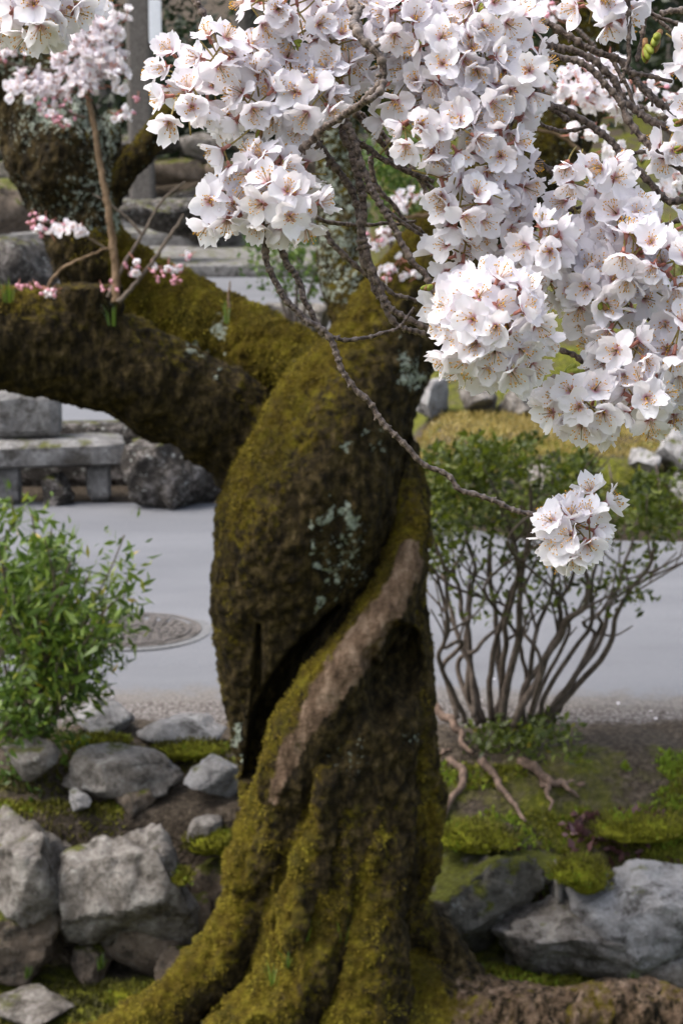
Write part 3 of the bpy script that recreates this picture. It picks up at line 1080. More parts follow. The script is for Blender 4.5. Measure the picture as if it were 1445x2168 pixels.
def sphere_dirs(n, rn):
    """well spread directions"""
    g = math.pi * (3 - math.sqrt(5))
    ph = rn.uniform(0, 6.28)
    out = []
    for i in range(n):
        z = 1 - 2 * (i + .5) / n
        r = math.sqrt(1 - z * z)
        out.append(Vector((r * math.cos(g * i + ph), r * math.sin(g * i + ph), z)))
    R = Quaternion((rn.gauss(0, 1), rn.gauss(0, 1), rn.gauss(0, 1), rn.gauss(0, 1))).normalized()
    return [R @ d for d in out]


TOCAM = Vector(-FW)


def cluster(parent, off, px, py, rpx, depth, rn, dens=0.80, keep_back=0.22):
    c = Vector(PD(px, py, depth))
    R = rpx * depth / FPX
    n = max(4, round(4 * math.pi * rpx * rpx * dens / 55 ** 2))
    for d in sphere_dirs(n, rn):
        back = d.dot(TOCAM)
        if back < -0.25 and rn.random() > keep_back:
            continue
        rr = R * rn.uniform(.72, 1.05)
        pos = c + d * rr
        dn = (d + TOCAM * 0.25 + Vector((0, 0, -0.16)) + Vector((rn.gauss(0, .38), rn.gauss(0, .3), rn.gauss(0, .38)))).normalized()
        add_blossom(parent, off, pos, dn, rn.uniform(.92, 1.08), rn=rn)


def branch(label, at, twigs, clusters, depth, seed, buds=(), group='blossoming cherry branches'):
    """twigs: (points, width0, width1, depth offset); clusters: (px, py, r, depth offset)"""
    o = PD(at[0], at[1], depth)
    t = thing('blossoming_branch', label, 'branch', o, group)
    rn = random.Random(seed)
    for i, (pts, w0, w1, ddp) in enumerate(twigs):
        twig_part(t, o, pts, w0, w1, depth + ddp, seed * 31 + i)
    for c in clusters:
        px, py, r = c[:3]
        cluster(t, o, px, py, r, depth + (c[3] if len(c) > 3 else rn.uniform(-.035, .035)), rn, *(c[4:5]))
    for (px, py, dx, dy, s) in buds:
        b = obj('leaf_bud', BUDS[rn.randrange(3)], t)
        d = Vector(RT * dx - UP * dy - FW * 0.4)
        b.matrix_local = Matrix.Translation(Vector(PD(px, py, depth - 0.02)) - Vector(o)) @ frame_z(d, 1.0) @ Matrix.Scale(s, 4)
    return t


D0 = 1.42
branch('dark curved blossoming branch ending in a loose tuft of white flowers over the road', (755, 70),
       [([(735, -285, 1.46), (745, -150, 1.43), (740, -40, 1.40), (752, 30, 1.36), (758, 72, 1.335), (795, 100, 1.33), (814, 140, 1.33), (800, 190, 1.335), (735, 236, 1.36), (676, 282, 1.38), (618, 326, 1.40), (585, 360, 1.42), (550, 410, 1.42)], 20, 12, 0.0),
        ([(806, 168, 1.33), (796, 200, 1.325), (776, 213, 1.325)], 14, 11, 0), ([(618, 326), (640, 380), (640, 430)], 9, 6, 0.02), ([(560, 400), (500, 380), (470, 440)], 8, 6, 0.02)],
       [(500, 345, 46), (560, 360, 50, -.03), (470, 440, 48), (545, 455, 52, -.02), (620, 440, 56, -.03), (640, 365, 26, .0, .5), (590, 430, 50, -.05)], D0, 1,
       [(545, 298, .1, -.6, 1.0), (605, 348, .6, .2, .8)])
branch('blossoming branch with a broad white tuft reaching left towards the small bent shoot', (440, 40),
       [([(440, -272), (400, -140), (405, -40), (418, 8), (441, 50), (470, 110), (520, 170), (600, 215), (680, 230)], 15, 11, .05), ([(470, 110), (410, 160), (380, 200)], 8, 5, .05), ([(520, 170), (500, 230)], 7, 5, .04),
        ([(760, -283), (735, -150), (740, -30), (690, 60), (640, 140), (600, 215)], 12, 8, .06)],
       [(372, 160, 48), (395, 225, 50), (455, 110, 46, -.03), (440, 175, 56), (480, 225, 56), (525, 130, 52), (540, 215, 56, -.02), (600, 165, 58), (590, 245, 50), (650, 125, 56), (650, 215, 58, -.02), (700, 160, 54)], D0, 2,
       [(478, 108, -.5, -.5, .8), (620, 90, .3, .3, .8)])
branch('blossoming branch forming the thick white bank of flowers along the top', (850, -20),
       [([(-320, -300), (180, -262), (760, -285), (1250, -310), (1500, -280), (1660, -60), (1690, 220)], 52, 34, .05), ([(1330, -308), (1270, -160), (1200, -60), (1080, -10), (960, 60), (860, 110), (760, 150), (690, 160)], 17, 10, .07), ([(960, 60), (960, 160), (950, 260), (930, 330)], 12, 8, .06), ([(800, -288), (775, -150), (760, -40), (800, 20), (860, 110)], 12, 9, .07),
        ([(1080, -10), (1080, 80), (1060, 200), (1040, 270)], 12, 8, .06)],
       [(570, 15, 56), (640, 35, 58), (720, 20, 62), (800, 30, 62), (715, 95, 56), (790, 115, 0 + 56, .03), (870, 40, 64), (950, 30, 64), (1030, 45, 64), (870, 120, 62), (945, 115, 62), (1020, 130, 62), (1090, 85, 58), (1105, 165, 52),
        (860, 200, 56), (930, 200, 62), (1005, 215, 60), (1065, 240, 52), (890, 290, 50), (960, 285, 54), (840, 260, 36, .02)], D0, 3,
       [(1010, 30, .2, -.4, .8), (885, 100, .3, -.3, .7)])
branch('blossoming branch with a narrow column of white flowers above the round pompom', (1060, 300),
       [([(1085, 240), (1060, 330), (1030, 420), (1020, 500), (1050, 580)], 11, 8, .05), ([(1030, 420), (960, 400)], 8, 5, .04)],
       [(1060, 305, 46), (1010, 360, 50), (1070, 375, 54), (945, 395, 30, -.02, .6), (985, 440, 54, -.02), (1050, 450, 58), (965, 515, 50), (1030, 530, 50, .04), (1095, 500, 50, .03), (940, 555, 32, .03)], D0, 4)
branch('drooping bundle of bare knobbly twigs ending in a big round white pompom', (735, 236),
       [([(740, 225), (722, 268), (742, 330), (768, 420), (772, 510), (795, 590), (832, 655), (900, 690), (1000, 700)], 17, 11, 0.01),
        ([(726, 250), (756, 330), (800, 420), (850, 510), (886, 575), (930, 625), (1010, 680)], 15, 11, -.01),
        ([(672, 306), (716, 360), (756, 440), (772, 545), (792, 625), (846, 688), (905, 712), (1000, 720)], 15, 10, .025),
        ([(748, 238), (800, 290), (840, 340), (882, 380), (925, 415)], 13, 9, .05), ([(762, 240), (820, 295), (870, 352), (905, 420)], 12, 9, .08),
        ([(745, 290), (800, 332), (858, 360), (920, 382)], 13, 9, .03), ([(762, 385), (800, 430), (850, 470), (920, 510)], 10, 7, .05), ([(672, 462), (720, 476), (790, 475), (880, 468)], 9, 6, .06),
        ([(674, 486), (728, 540), (790, 592), (850, 625), (892, 646)], 11, 8, .04), ([(790, 330), (800, 400), (840, 440), (900, 500)], 10, 7, .07)],
       [(1040, 692, 112, -.06, 1.15), (1040, 680, 64, -.04, .6), (950, 640, 30, .0, .6)], D0, 5,
       [(915, 605, -.4, .3, .9)])
branch('long thin drooping twig tipped with a lone ball of white flowers over the bare shrub', (560, 520),
       [([(545, 440), (558, 520), (568, 575), (612, 645), (688, 712), (730, 798), (818, 898), (902, 982), (1000, 1046), (1080, 1082), (1142, 1100)], 13, 10, -.02),
        ([(575, 440), (596, 528), (628, 600), (662, 668), (692, 712)], 14, 11, -.01), ([(690, 712), (745, 718), (802, 712), (848, 694), (872, 655)], 9, 6, .0),
        ([(1142, 1100), (1180, 1110), (1215, 1112)], 9, 6, -.02), ([(1215, 1112), (1240, 1070)], 6, 4, -.02)],
       [(1206, 1128, 58, -.03, 1.35), (1256, 1062, 28, -.01, 1.0), (1200, 1110, 24, -.02, .6)], D0, 6)
branch('blossoming branch with the broad mass of white flowers beside the round pompom', (1200, 380),
       [([(1108, 280), (1145, 345), (1190, 390), (1230, 470), (1250, 570), (1240, 680)], 12, 9, .05), ([(1250, 520), (1330, 500), (1420, 470), (1500, 440), (1610, 350), (1690, 225)], 10, 12, .06), ([(1118, 452), (1160, 456), (1230, 440)], 9, 7, .05),
        ([(1250, 570), (1330, 640), (1380, 700)], 9, 6, .05)],
       [(1215, 365, 28, -.03, .6), (1285, 365, 28, -.02, .6), (1222, 425, 44), (1300, 425, 50), (1250, 480, 50), (1330, 480, 54), (1150, 520, 50), (1205, 530, 54), (1280, 545, 58), (1355, 540, 54), (1412, 500, 44), (1432, 565, 50),
        (1160, 585, 46, .05), (1210, 590, 56), (1265, 620, 56), (1330, 620, 52), (1395, 575, 40), (1225, 670, 40, .03), (1300, 695, 40)], D0, 7,
       [(1165, 555, .4, .1, .8), (1270, 640, .2, .5, .9), (1395, 600, .4, .2, .8)])
branch('low blossoming branch with green leaf buds and white flowers hanging beyond the pompom', (1240, 760),
       [([(1185, 738), (1215, 752), (1245, 775), (1300, 800), (1370, 800), (1480, 770), (1620, 560), (1690, 225)], 11, 13, .03), ([(1160, 806), (1200, 796), (1245, 790)], 13, 10, .0), ([(1300, 800), (1290, 850), (1240, 870)], 8, 5, .03)],
       [(1395, 690, 42, .0, .55), (1440, 650, 34, .0, .5), (1270, 775, 40), (1330, 755, 50), (1400, 765, 54), (1445, 720, 44), (1200, 850, 42), (1240, 860, 54, -.03), (1300, 830, 56), (1360, 845, 54), (1420, 830, 54), (1440, 790, 50), (1270, 890, 36), (1390, 890, 36), (1195, 885, 30)], D0, 8,
       [(1190, 800, .5, -.2, 1.3), (1200, 812, .3, .5, 1.2), (1205, 798, .7, .1, 1.1), (1365, 830, .3, .3, .8)])
branch('blossoming branch with one close cluster of flowers in the top corner over the small shoot', (60, -60),
       [([(-130, -285, 1.45), (-110, -180, 1.35), (-80, -90), (0, -50), (70, -10), (110, 10)], 12, 7, .0)],
       [(20, 5, 60), (80, 25, 56, -.03), (130, 10, 54), (50, 45, 40), (165, -25, 40), (-20, 30, 50)], 1.28, 9)
branch('fan of bare dark twigs with a few flowers beside the lichen covered background limb', (1445, 280),
       [([(1090, -300), (1050, -150), (1070, -20), (1120, 28), (1190, 68), (1262, 108), (1332, 150), (1390, 215), (1470, 280), (1580, 270), (1688, 200)], 12, 16, .04), ([(1140, 92), (1218, 112), (1285, 158), (1345, 235), (1400, 262), (1480, 290), (1590, 285), (1690, 215)], 13, 17, .02),
        ([(1148, 108), (1190, 122), (1250, 152), (1302, 205), (1352, 285), (1480, 375), (1600, 340), (1690, 220)], 13, 14, .0), ([(1125, 168), (1170, 222), (1250, 268), (1325, 335), (1388, 402), (1440, 425), (1580, 390), (1690, 225)], 13, 15, .03),
        ([(1340, -305), (1310, -150), (1322, -20), (1326, 60), (1324, 122), (1308, 178)], 12, 8, -.01), ([(1140, 195), (1160, 225), (1200, 255)], 9, 11, .05), ([(1380, -300), (1370, -120), (1360, -10), (1420, 60), (1480, 90)], 10, 8, .05), ([(1350, 130), (1365, 40), (1440, 50), (1480, 52), (1600, 60), (1675, 40)], 9, 8, .04),
        ([(1330, 150), (1375, 165), (1425, 168)], 11, 7, .02), ([(1350, 172), (1378, 210), (1382, 225)], 8, 6, .02), ([(1112, 238), (1150, 270), (1210, 278), (1250, 268)], 7, 8, .05), ([(1325, 325), (1390, 318), (1440, 322)], 8, 7, .04),
        ([(1400, 30), (1450, 12), (1500, 8), (1600, 30), (1668, 0)], 12, 13, .0), ([(1290, 130), (1330, 190), (1345, 235)], 8, 7, .07)],
       [(1255, 8, 44), (1320, 2, 40), (1290, 40, 30, .0, .5), (1458, 118, 24, .0, .5), (1460, 245, 22, .0, .5), (1412, 322, 20, .0, .5)], D0, 10,
       [(1392, 75, -.3, .5, 1.3), (1365, 95, .0, 1, 1.2), (1440, 260, -.3, .2, 1.0), (1445, 315, -.4, .3, 1.0)])


# ------------------------------------------------------------------ blossom seen further off: shoots of the old tree, and a branch behind the fan
def small_blossom_mesh(k, pink):
    r = np.random.default_rng(500 + k)
    mb = MB()
    at2 = []
    for i in range(5):
        v, f, a, b = PETRAW[(k * 3 + i) % len(PETRAW)]
        R = Matrix.Rotation(math.radians(72 * i + r.uniform(-8, 8)), 3, 'Z') @ Matrix.Rotation(math.radians(r.uniform(15, 60)), 3, 'X')
        mb.add((v * PL) @ np.array(R).T, f, 0, a)
    for i in range(8):
        a = r.uniform(0, 6.28)
        q = np.array((math.cos(a) * .003, math.sin(a) * .003, .008)) * r.uniform(.8, 1.2)
        v, f = octa(q, .0008)
        mb.add(v, f, 1)
    v, f = tube([(0, 0, -.018), (0, 0, -.006), (0, 0, 0)], [.0006, .0015, .002], 5)
    mb.add(v, f, 2)
    return mb.mesh('blossom', [M['petal_far'] if pink else M['petal'], M['anther'], M['calyx']], True, 'along')


SMALL = [small_blossom_mesh(k, True) for k in range(5)]


def small_bud_mesh(k):
    r = np.random.default_rng(600 + k)
    mb = MB()
    v, f = ICO[2]
    q = v * np.array((.0062, .0062, .0085))
    q[:, 2] += .008
    mb.add(q, f, 0)
    v, f = tube([(0, 0, -.02), (0, 0, -.004), (0, 0, .003)], [.0006, .0016, .0022], 5)
    mb.add(v, f, 1)
    return mb.mesh('flower_bud', [M['bud'], M['calyx']])


SBUD = [small_bud_mesh(k) for k in range(2)]


def sprinkle(parent, off, px, py, rx, ry, depth, n, rn, buds=0.0, sc=1.0, dd=0.05):
    for i in range(n):
        a, q = rn.uniform(0, 6.28), math.sqrt(rn.random())
        p = PD(px + math.cos(a) * q * rx, py + math.sin(a) * q * ry, depth + rn.uniform(-dd, dd))
        isb = rn.random() < buds
        o = bpy.data.objects.new('flower_bud' if isb else 'blossom', rn.choice(SBUD if isb else SMALL))
        C.objects.link(o)
        o.parent = parent
        d = Vector((rn.gauss(0, .6), rn.gauss(-.35, .5), rn.gauss(-0.25 if isb else .1, .5))).normalized()
        o.matrix_local = Matrix.Translation(Vector(p) - Vector(off)) @ frame_z(d, rn.uniform(0, 6)) @ Matrix.Scale(sc * rn.uniform(.85, 1.1) * (.62 if isb else 1), 4)


SD = 6.3
rn = random.Random(77)


def shoot(pts, w0, w1, depth, seed, spots, mat='shoot', knob=False):
    o, path = twig_part(tree, toff, pts, w0, w1, depth, seed, knob, None, 'shoot', M[mat], 7)
    for s in spots:
        sprinkle(o, toff, *s[:4], depth, int(s[4] * 1.8), rn, s[5] if len(s) > 5 else 0, s[6] if len(s) > 6 else 1.5)


shoot([(246, 640), (244, 560), (232, 460), (214, 360), (200, 270), (184, 195), (178, 120), (176, 60)], 19, 9, SD, 901,
      [(190, 130, 85, 30, 34), (90, 175, 80, 28, 26), (215, 165, 65, 32, 18), (200, 80, 70, 45, 26), (235, 45, 45, 35, 14), (120, 225, 45, 28, 16, .7), (140, 250, 22, 18, 6, .9), (30, 105, 28, 26, 8, .3), (150, 190, 60, 25, 12), (255, 240, 26, 12, 4, .4), (290, 205, 12, 10, 3, .9), (45, 190, 40, 20, 8)], 'shoot')
shoot([(228, 630), (262, 560), (300, 500), (340, 430), (392, 385)], 9, 5, SD, 902, [(280, 565, 20, 20, 5, .5), (232, 608, 20, 12, 4, 1)], 'stem')
shoot([(250, 640), (300, 585), (340, 530), (390, 455)], 11, 6, SD - .02, 903, [(350, 570, 40, 25, 9, .7), (375, 590, 14, 12, 3, 1), (400, 545, 14, 10, 3, .9)], 'stem')
shoot([(100, 610), (130, 570), (180, 545), (228, 525)], 8, 5, SD, 904, [(110, 620, 26, 10, 5, .8), (62, 605, 26, 8, 5, 1)], 'shoot')
shoot([(302, 497), (268, 460), (240, 438), (196, 410)], 8, 3, SD, 905, [], 'stem')
shoot([(182, 250), (150, 240), (120, 210)], 8, 5, SD, 906, [], 'stem')
shoot([(228, 530), (180, 500), (130, 480), (70, 465)], 5, 3, SD + .05, 907, [(100, 478, 45, 22, 9, .6), (165, 480, 26, 16, 6, .2), (70, 460, 16, 12, 3, 1)], 'stem')
shoot([(-30, 120), (40, 140), (110, 150)], 9, 5, SD, 908, [(20, 110, 30, 26, 6, .2)], 'stem')
shoot([(485, 650), (483, 620), (488, 595)], 7, 3, SD + .3, 909, [], 'shoot')
# shoots by the upper stem
shoot([(1000, 440), (920, 455), (860, 462), (800, 500), (780, 520)], 12, 6, 6.6, 910, [(800, 505, 34, 26, 9, .2), (860, 425, 40, 22, 10, .1), (845, 575, 44, 30, 14, .35), (815, 590, 20, 18, 5, .5), (1060, 390, 40, 30, 8)], 'shoot')
shoot([(1240, 330), (1180, 285), (1110, 275), (1050, 300)], 9, 5, 6.4, 911, [(1140, 205, 40, 36, 14, .2), (1130, 235, 24, 20, 6, .4)], 'shoot')

bb = PD(1445, 240, 3.2)
back = thing('blossoming_branch', 'softly blurred round cluster of flowers behind the fan of bare twigs', 'branch', bb, 'blossoming cherry branches')
twig_part(back, bb, [(1500, 260), (1400, 240), (1320, 215), (1250, 190), (1200, 170)], 12, 7, 3.2, 77)
twig_part(back, bb, [(1400, 240), (1430, 330), (1450, 420)], 8, 5, 3.2, 78)
twig_part(back, bb, [(1320, 215), (1250, 90), (1150, 20), (1080, 0)], 8, 5, 3.25, 79)
for s in [(1260, 180, 74, 62, 60), (1230, 170, 50, 45, 22), (1310, 210, 40, 40, 18), (1150, 15, 60, 20, 16), (1180, 40, 40, 20, 8), (1400, 200, 40, 50, 18), (1420, 390, 40, 50, 18), (1330, 320, 60, 20, 14), (1250, 280, 60, 14, 10)]:
    sprinkle(back, bb, s[0], s[1], s[2], s[3], 3.2, s[4], rn, .05, 1.0, .08)


# ------------------------------------------------------------------ foliage
def leaf_obj(name, P, size, mat, seed, parent=None, off=None, tint=None, **kw):
    rng = np.random.default_rng(seed)
    lk = {k: kw.pop(k) for k in ('aspect', 'up', 'dirs', 'fold') if k in kw}
    V, F = leaves(P, size, rng, **lk)
    if tint is None:
        tint = np.clip(rng.normal(.45, .2, len(P)) + 0.25 * fbm(P * 6, 2, seed), 0, 1)
    if off is not None:
        V = V - off
    return obj(name, mesh(name, V, F, mat, True, {'tint': np.repeat(tint, 5)}), parent, **kw)


def shrub_stems(parent, off, stems, mat, seed, name='stem'):
    tips = []
    r = np.random.default_rng(seed)
    for k, (pts, r0, r1) in enumerate(stems):
        P = np.array(pts)
        path = catmull(P, 9)
        n = len(path)
        path = path + fbm(np.stack([np.linspace(0, 6, n), np.full(n, k * 3.1), np.zeros(n)], 1), 2, seed)[:, None] * np.array((.034, .02, .0))
        v, f = tube(path, np.linspace(r0, r1, n), 8, .12, seed + k)
        mb = MB()
        mb.add(v, f)
        tips.append(path)
        # side twigs
        for q in range(r.integers(3, 6)):
            i = r.integers(int(n * .4), n)
            d = path[min(i, n - 1)] - path[max(0, i - 4)]
            d /= np.linalg.norm(d) + 1e-9
            d2 = d + r.normal(size=3) * .55
            d2[2] = abs(d2[2]) * .8 + .2
            d2 /= np.linalg.norm(d2)
            l = r.uniform(.12, .3)
            p = np.array([path[i], path[i] + d2 * l * .5 + r.normal(size=3) * .015, path[i] + d2 * l + np.array((0, 0, .03))])
            p = catmull(p, 5)
            rr = r0 + (r1 - r0) * i / n
            v, f = tube(p, np.linspace(rr * .7, .003, len(p)), 6, .1, seed)
            mb.add(v, f)
            tips.append(p)
        obj(name, mb.mesh(name, mat, True, None, off), parent)
    return tips


# the old tree's own crown spreads above the frame and shades its trunk and the bank
rc = np.random.default_rng(260)
CB = []
for k, (p0, n_) in enumerate([(PY(680, -80, TY + .5), 9), (PY(1262, -90, TY + .5), 9), (PY(-60, -90, TY + .74), 9), (PY(900, -90, TY + .4), 8)]):
    for q in range(n_):
        a = 6.28 * (q + rc.uniform(0, .8)) / n_
        e = np.array((p0[0] * .8 + math.cos(a) * rc.uniform(.5, 1.9), 7.0 + math.sin(a) * rc.uniform(.3, 1.9), rc.uniform(3.9, 5.6)))
        m_ = (p0 + e) / 2 + np.array((0, 0, rc.uniform(.2, .6)))
        path = catmull([p0 - np.array((0, 0, .06)), m_, e], 8)
        v, f = tube(path, np.linspace(.045, .01, len(path)), 7, .15, k * 20 + q)
        mb = MB()
        mb.add(v, f, 0, np.zeros(len(v)))
        obj('branch', mb.mesh('branch', M['twig'], True, 'ring', toff), tree)
        CB.append(path[5:])
CB = np.concatenate(CB)
cc = CB[rc.integers(len(CB), size=900)] + rc.normal(size=(900, 3)) * .22
cc = cc[cc[:, 2] > 3.35]
PC = cc[rc.integers(len(cc), size=44000)] + rc.normal(size=(44000, 3)) * .055
PC = PC[(PC[:, 2] > 3.25) & (PC[:, 0] > -1.5)]
VC, FC = leaves(PC, .04, rc, 1.3, 0)
obj('crown', mesh('crown', VC - toff, FC, M['petal'], True, {'along': np.full(len(VC), .8)}), tree, kind='stuff')

# the bare stemmed azalea on the bank
AY = 7.95
ab = PY(1050, 1560, AY)
az = thing('azalea_shrub', 'leggy azalea shrub with bare crooked stems and leafy top on the bank', 'shrub', (ab[0], AY, ab[2]))
aoff = np.array(az.location)
rs = np.random.default_rng(5)
stems = []
for bx, by, pts in [
        (1010, 1530, [(1000, 1440), (985, 1330), (965, 1250), (930, 1180), (900, 1120)]), (1030, 1530, [(1005, 1420), (985, 1290), (1000, 1180), (985, 1080)]),
        (1035, 1600, [(1062, 1500), (1068, 1400), (1075, 1300), (1100, 1200), (1130, 1110)]), (1050, 1540, [(1065, 1430), (1050, 1320), (1030, 1220), (1040, 1100)]),
        (1065, 1540, [(1080, 1420), (1098, 1320), (1105, 1230), (1120, 1120), (1110, 1030)]), (1100, 1540, [(1120, 1450), (1160, 1370), (1180, 1290), (1215, 1200), (1240, 1120)]),
        (1150, 1540, [(1200, 1460), (1250, 1390), (1280, 1300), (1310, 1230), (1330, 1140)]), (1120, 1540, [(1170, 1450), (1230, 1360), (1255, 1270), (1265, 1180), (1270, 1080)]),
        (980, 1530, [(950, 1470), (925, 1390), (945, 1330), (930, 1240), (905, 1180)]), (1080, 1540, [(1110, 1440), (1130, 1340), (1160, 1260), (1170, 1150), (1180, 1060)]),
        (1150, 1530, [(1220, 1450), (1290, 1370), (1310, 1290), (1360, 1210), (1385, 1160)]), (1000, 1520, [(990, 1400), (950, 1290), (960, 1200), (1000, 1110)]),
        (1090, 1540, [(1150, 1400), (1190, 1320), (1240, 1280), (1230, 1180), (1220, 1100)]), (1040, 1530, [(1030, 1400), (1070, 1280), (1090, 1180), (1060, 1090)])]:
    dy0 = rs.uniform(-.12, .15)
    dy1 = rs.uniform(-.35, .4)
    P = [PY(bx, by, AY + dy0)] + [PY(px, py, AY + dy0 + (dy1 - dy0) * (i + 1) / len(pts)) for i, (px, py) in enumerate(pts)]
    stems.append((P, rs.uniform(.012, .019), rs.uniform(.005, .007)))
    P2 = [p + rs.normal(size=3) * np.array((.05, .06, .02)) * (1 + .6 * i) for i, p in enumerate(P)]
    P2[0] = P[0] + rs.normal(size=3) * np.array((.05, .05, 0))
    if len(stems) % 3 == 1:
        stems.append((P2, rs.uniform(.008, .013), rs.uniform(.003, .005)))
tips = shrub_stems(az, aoff, stems, M['stem'], 15)
# exposed roots
for k, (pts, r0, r1) in enumerate([
        ([(1100, 1600), (1150, 1645), (1190, 1665), (1230, 1680)], 15, 6), ([(1140, 1640), (1160, 1680), (1165, 1710)], 9, 5), ([(1010, 1610), (1050, 1655), (1075, 1690), (1110, 1735)], 12, 7),
        ([(955, 1600), (968, 1650), (950, 1710), (930, 1770)], 13, 7), ([(920, 1480), (960, 1540), (1000, 1590)], 14, 10), ([(925, 1590), (905, 1640), (925, 1600), (955, 1585)], 8, 6), ([(1180, 1655), (1210, 1650), (1240, 1668)], 7, 4)]):
    P = []
    for px, py in pts:
        y = 7.8 - (py - 1590) / 200 * .5
        q = PY(px, py, y)
        P.append((q[0], q[1], q[2] - r0 * .3 * mpp(7.7)))
    path = catmull(P, 9)
    n = len(path)
    path = path + np.stack([fbm(np.stack([np.linspace(0, 5, n), np.full(n, k * 5.3 + a * 9), np.zeros(n)], 1), 2, 7) for a in range(3)], 1) * .03
    v, f = tube(path, np.linspace(r0, r1 * .6, n) * .85 * mpp(7.7), 9, .35, k)
    mb = MB()
    mb.add(v, f)
    obj('root', mb.mesh('root', M['root'], True, None, aoff), az)


def canopy(n, boxes, y, dy, seed):
    r = np.random.default_rng(seed)
    out = []
    tot = sum(b[4] for b in boxes)
    for (cx, cy, rx, ry, w) in boxes:
        m = int(n * w / tot)
        q = r.normal(size=(m, 3))
        q /= np.linalg.norm(q, axis=1)[:, None]
        q *= (r.uniform(size=m) ** .45)[:, None]
        for a in q:
            out.append(PY(cx + a[0] * rx, cy + a[1] * ry, y + a[2] * dy))
    P = np.array(out)
    keep = fbm(P * 7, 3, seed) > 0.0 + r.normal(size=len(P)) * .10
    return P[keep]


P = canopy(13000, [(945, 1000, 90, 62, 1.0), (1060, 985, 90, 58, 1.0), (1175, 1010, 90, 60, .9), (1320, 1075, 110, 55, 1.1), (1130, 1080, 170, 70, .9), (950, 1095, 90, 60, .7), (1260, 1110, 120, 55, .7), (1400, 1120, 60, 50, .3), (1000, 940, 30, 26, .1), (1120, 940, 34, 26, .1), (1235, 985, 30, 30, .12), (1360, 1020, 30, 26, .12),
                   (930, 1180, 70, 60, .30), (1120, 1180, 150, 45, .40), (1290, 1200, 110, 60, .28), (1180, 1270, 130, 60, .16), (1040, 1270, 120, 70, .16), (1340, 1260, 60, 40, .06), (1060, 1560, 130, 45, .7), (1150, 1550, 90, 40, .45), (1180, 1600, 80, 30, .3)], AY, .5, 21)
leaf_obj('foliage', P, .040, M['azalea'], 22, az, aoff, kind='stuff', aspect=2.0)

# bright green bush
BY = 7.62
bo = PY(60, 1560, BY)
bush = thing('green_bush', 'bright green bush with narrow glossy leaves above the boulder wall', 'bush', (bo[0], BY, bo[2]))
boff = np.array(bush.location)
rs = np.random.default_rng(31)
stems, ends = [], []
for k in range(16):
    ex, ey = [(30, 1120), (90, 1150), (150, 1190), (200, 1220), (240, 1300), (210, 1270), (170, 1380), (120, 1230), (60, 1200), (0, 1150), (-60, 1150), (130, 1300), (230, 1350), (80, 1330), (160, 1440), (20, 1260)][k]
    d1 = rs.uniform(-.25, .3)
    bx = 40 + rs.uniform(-60, 60)
    Pp = [PY(bx, 1560, BY), PY(bx * .6 + ex * .4 + rs.uniform(-15, 15), 1560 * .6 + ey * .4, BY + d1 * .5), PY(ex, ey, BY + d1)]
    stems.append((Pp, .009, .004))
tips = shrub_stems(bush, boff, stems, M['stem'], 33)
LP, LD = [], []
for path in tips:
    n = len(path)
    for q in range(46):
        i = rs.integers(int(n * .3), n)
        d = path[min(n - 1, i + 1)] - path[max(0, i - 2)]
        d = d / (np.linalg.norm(d) + 1e-9) * .5 + rs.normal(size=3) * .6
        d[2] -= .32
        LP.append(path[i] + rs.normal(size=3) * .05)
        LD.append(d)
LP, LD = np.array(LP), np.array(LD)
# the leaves nearest the road side show one by one
order = np.argsort(LP[:, 1])
near, rest = order[:290], order[290:]
bl_m = []
for k in range(12):
    V, F = leaves(np.zeros((1, 3)), .064, np.random.default_rng(700 + k), 3.4, 0, np.array([[0, 1.0, 0]]), .3)
    tn = np.clip(np.random.default_rng(800 + k).normal(.55, .22), 0, 1)
    bl_m.append(mesh('leaf', V, F, M['bushleaf'], True, {'tint': np.full(5, tn)}))
for i in near:
    o = bpy.data.objects.new('leaf', bl_m[rs.integers(12)])
    C.objects.link(o)
    o.parent = bush
    q = Vector(LD[i]).to_track_quat('Y', 'Z').to_matrix().to_4x4()
    o.matrix_local = Matrix.Translation(Vector(LP[i] - boff)) @ q @ Matrix.Rotation(rs.uniform(-1, 1), 4, 'Y') @ Matrix.Scale(rs.uniform(.7, 1.25), 4)
hgt = sstep(-0.1, .75, LP[rest, 2])
leaf_obj('foliage', LP[rest], .064, M['bushleaf'], 35, bush, boff, tint=np.clip(rs.normal(.45, .18, len(rest)) + .15 * hgt, 0, 1), kind='stuff', aspect=3.4, dirs=LD[rest].copy(), up=0)
P = canopy(2200, [(30, 1330, 170, 190, 1.4), (60, 1240, 130, 100, .6)], BY + .05, .3, 43)
leaf_obj('foliage', P, .07, M['bushleaf'], 44, bush, np.array(bush.location), kind='stuff', aspect=4.5)
P = canopy(1500, [(60, 1560, 130, 60, 1), (-20, 1500, 80, 60, .7), (60, 1640, 110, 60, .8)], 7.55, .25, 41)
leaf_obj('low_weeds', P, .045, M['weed'], 42, label='low weeds under the bright green bush', cat='weeds', kind='stuff', aspect=2.2)


def scatter(boxes, n, seed, lift=0.0):
    """points on the ground inside pixel boxes, found by casting the photo's pixels on the bank"""
    r = np.random.default_rng(seed)
    out = []
    for (x0, y0, x1, y1, w, ylo, yhi) in boxes:
        m = int(n * w)
        yy = r.uniform(ylo, yhi, m)
        k = mpp((ylo + yhi) / 2)
        xx = r.uniform((x0 - 722.5) * k, (x1 - 722.5) * k, m)
        out.append(np.stack([xx, yy, gh(xx, yy) + lift], 1))
    return np.concatenate(out)


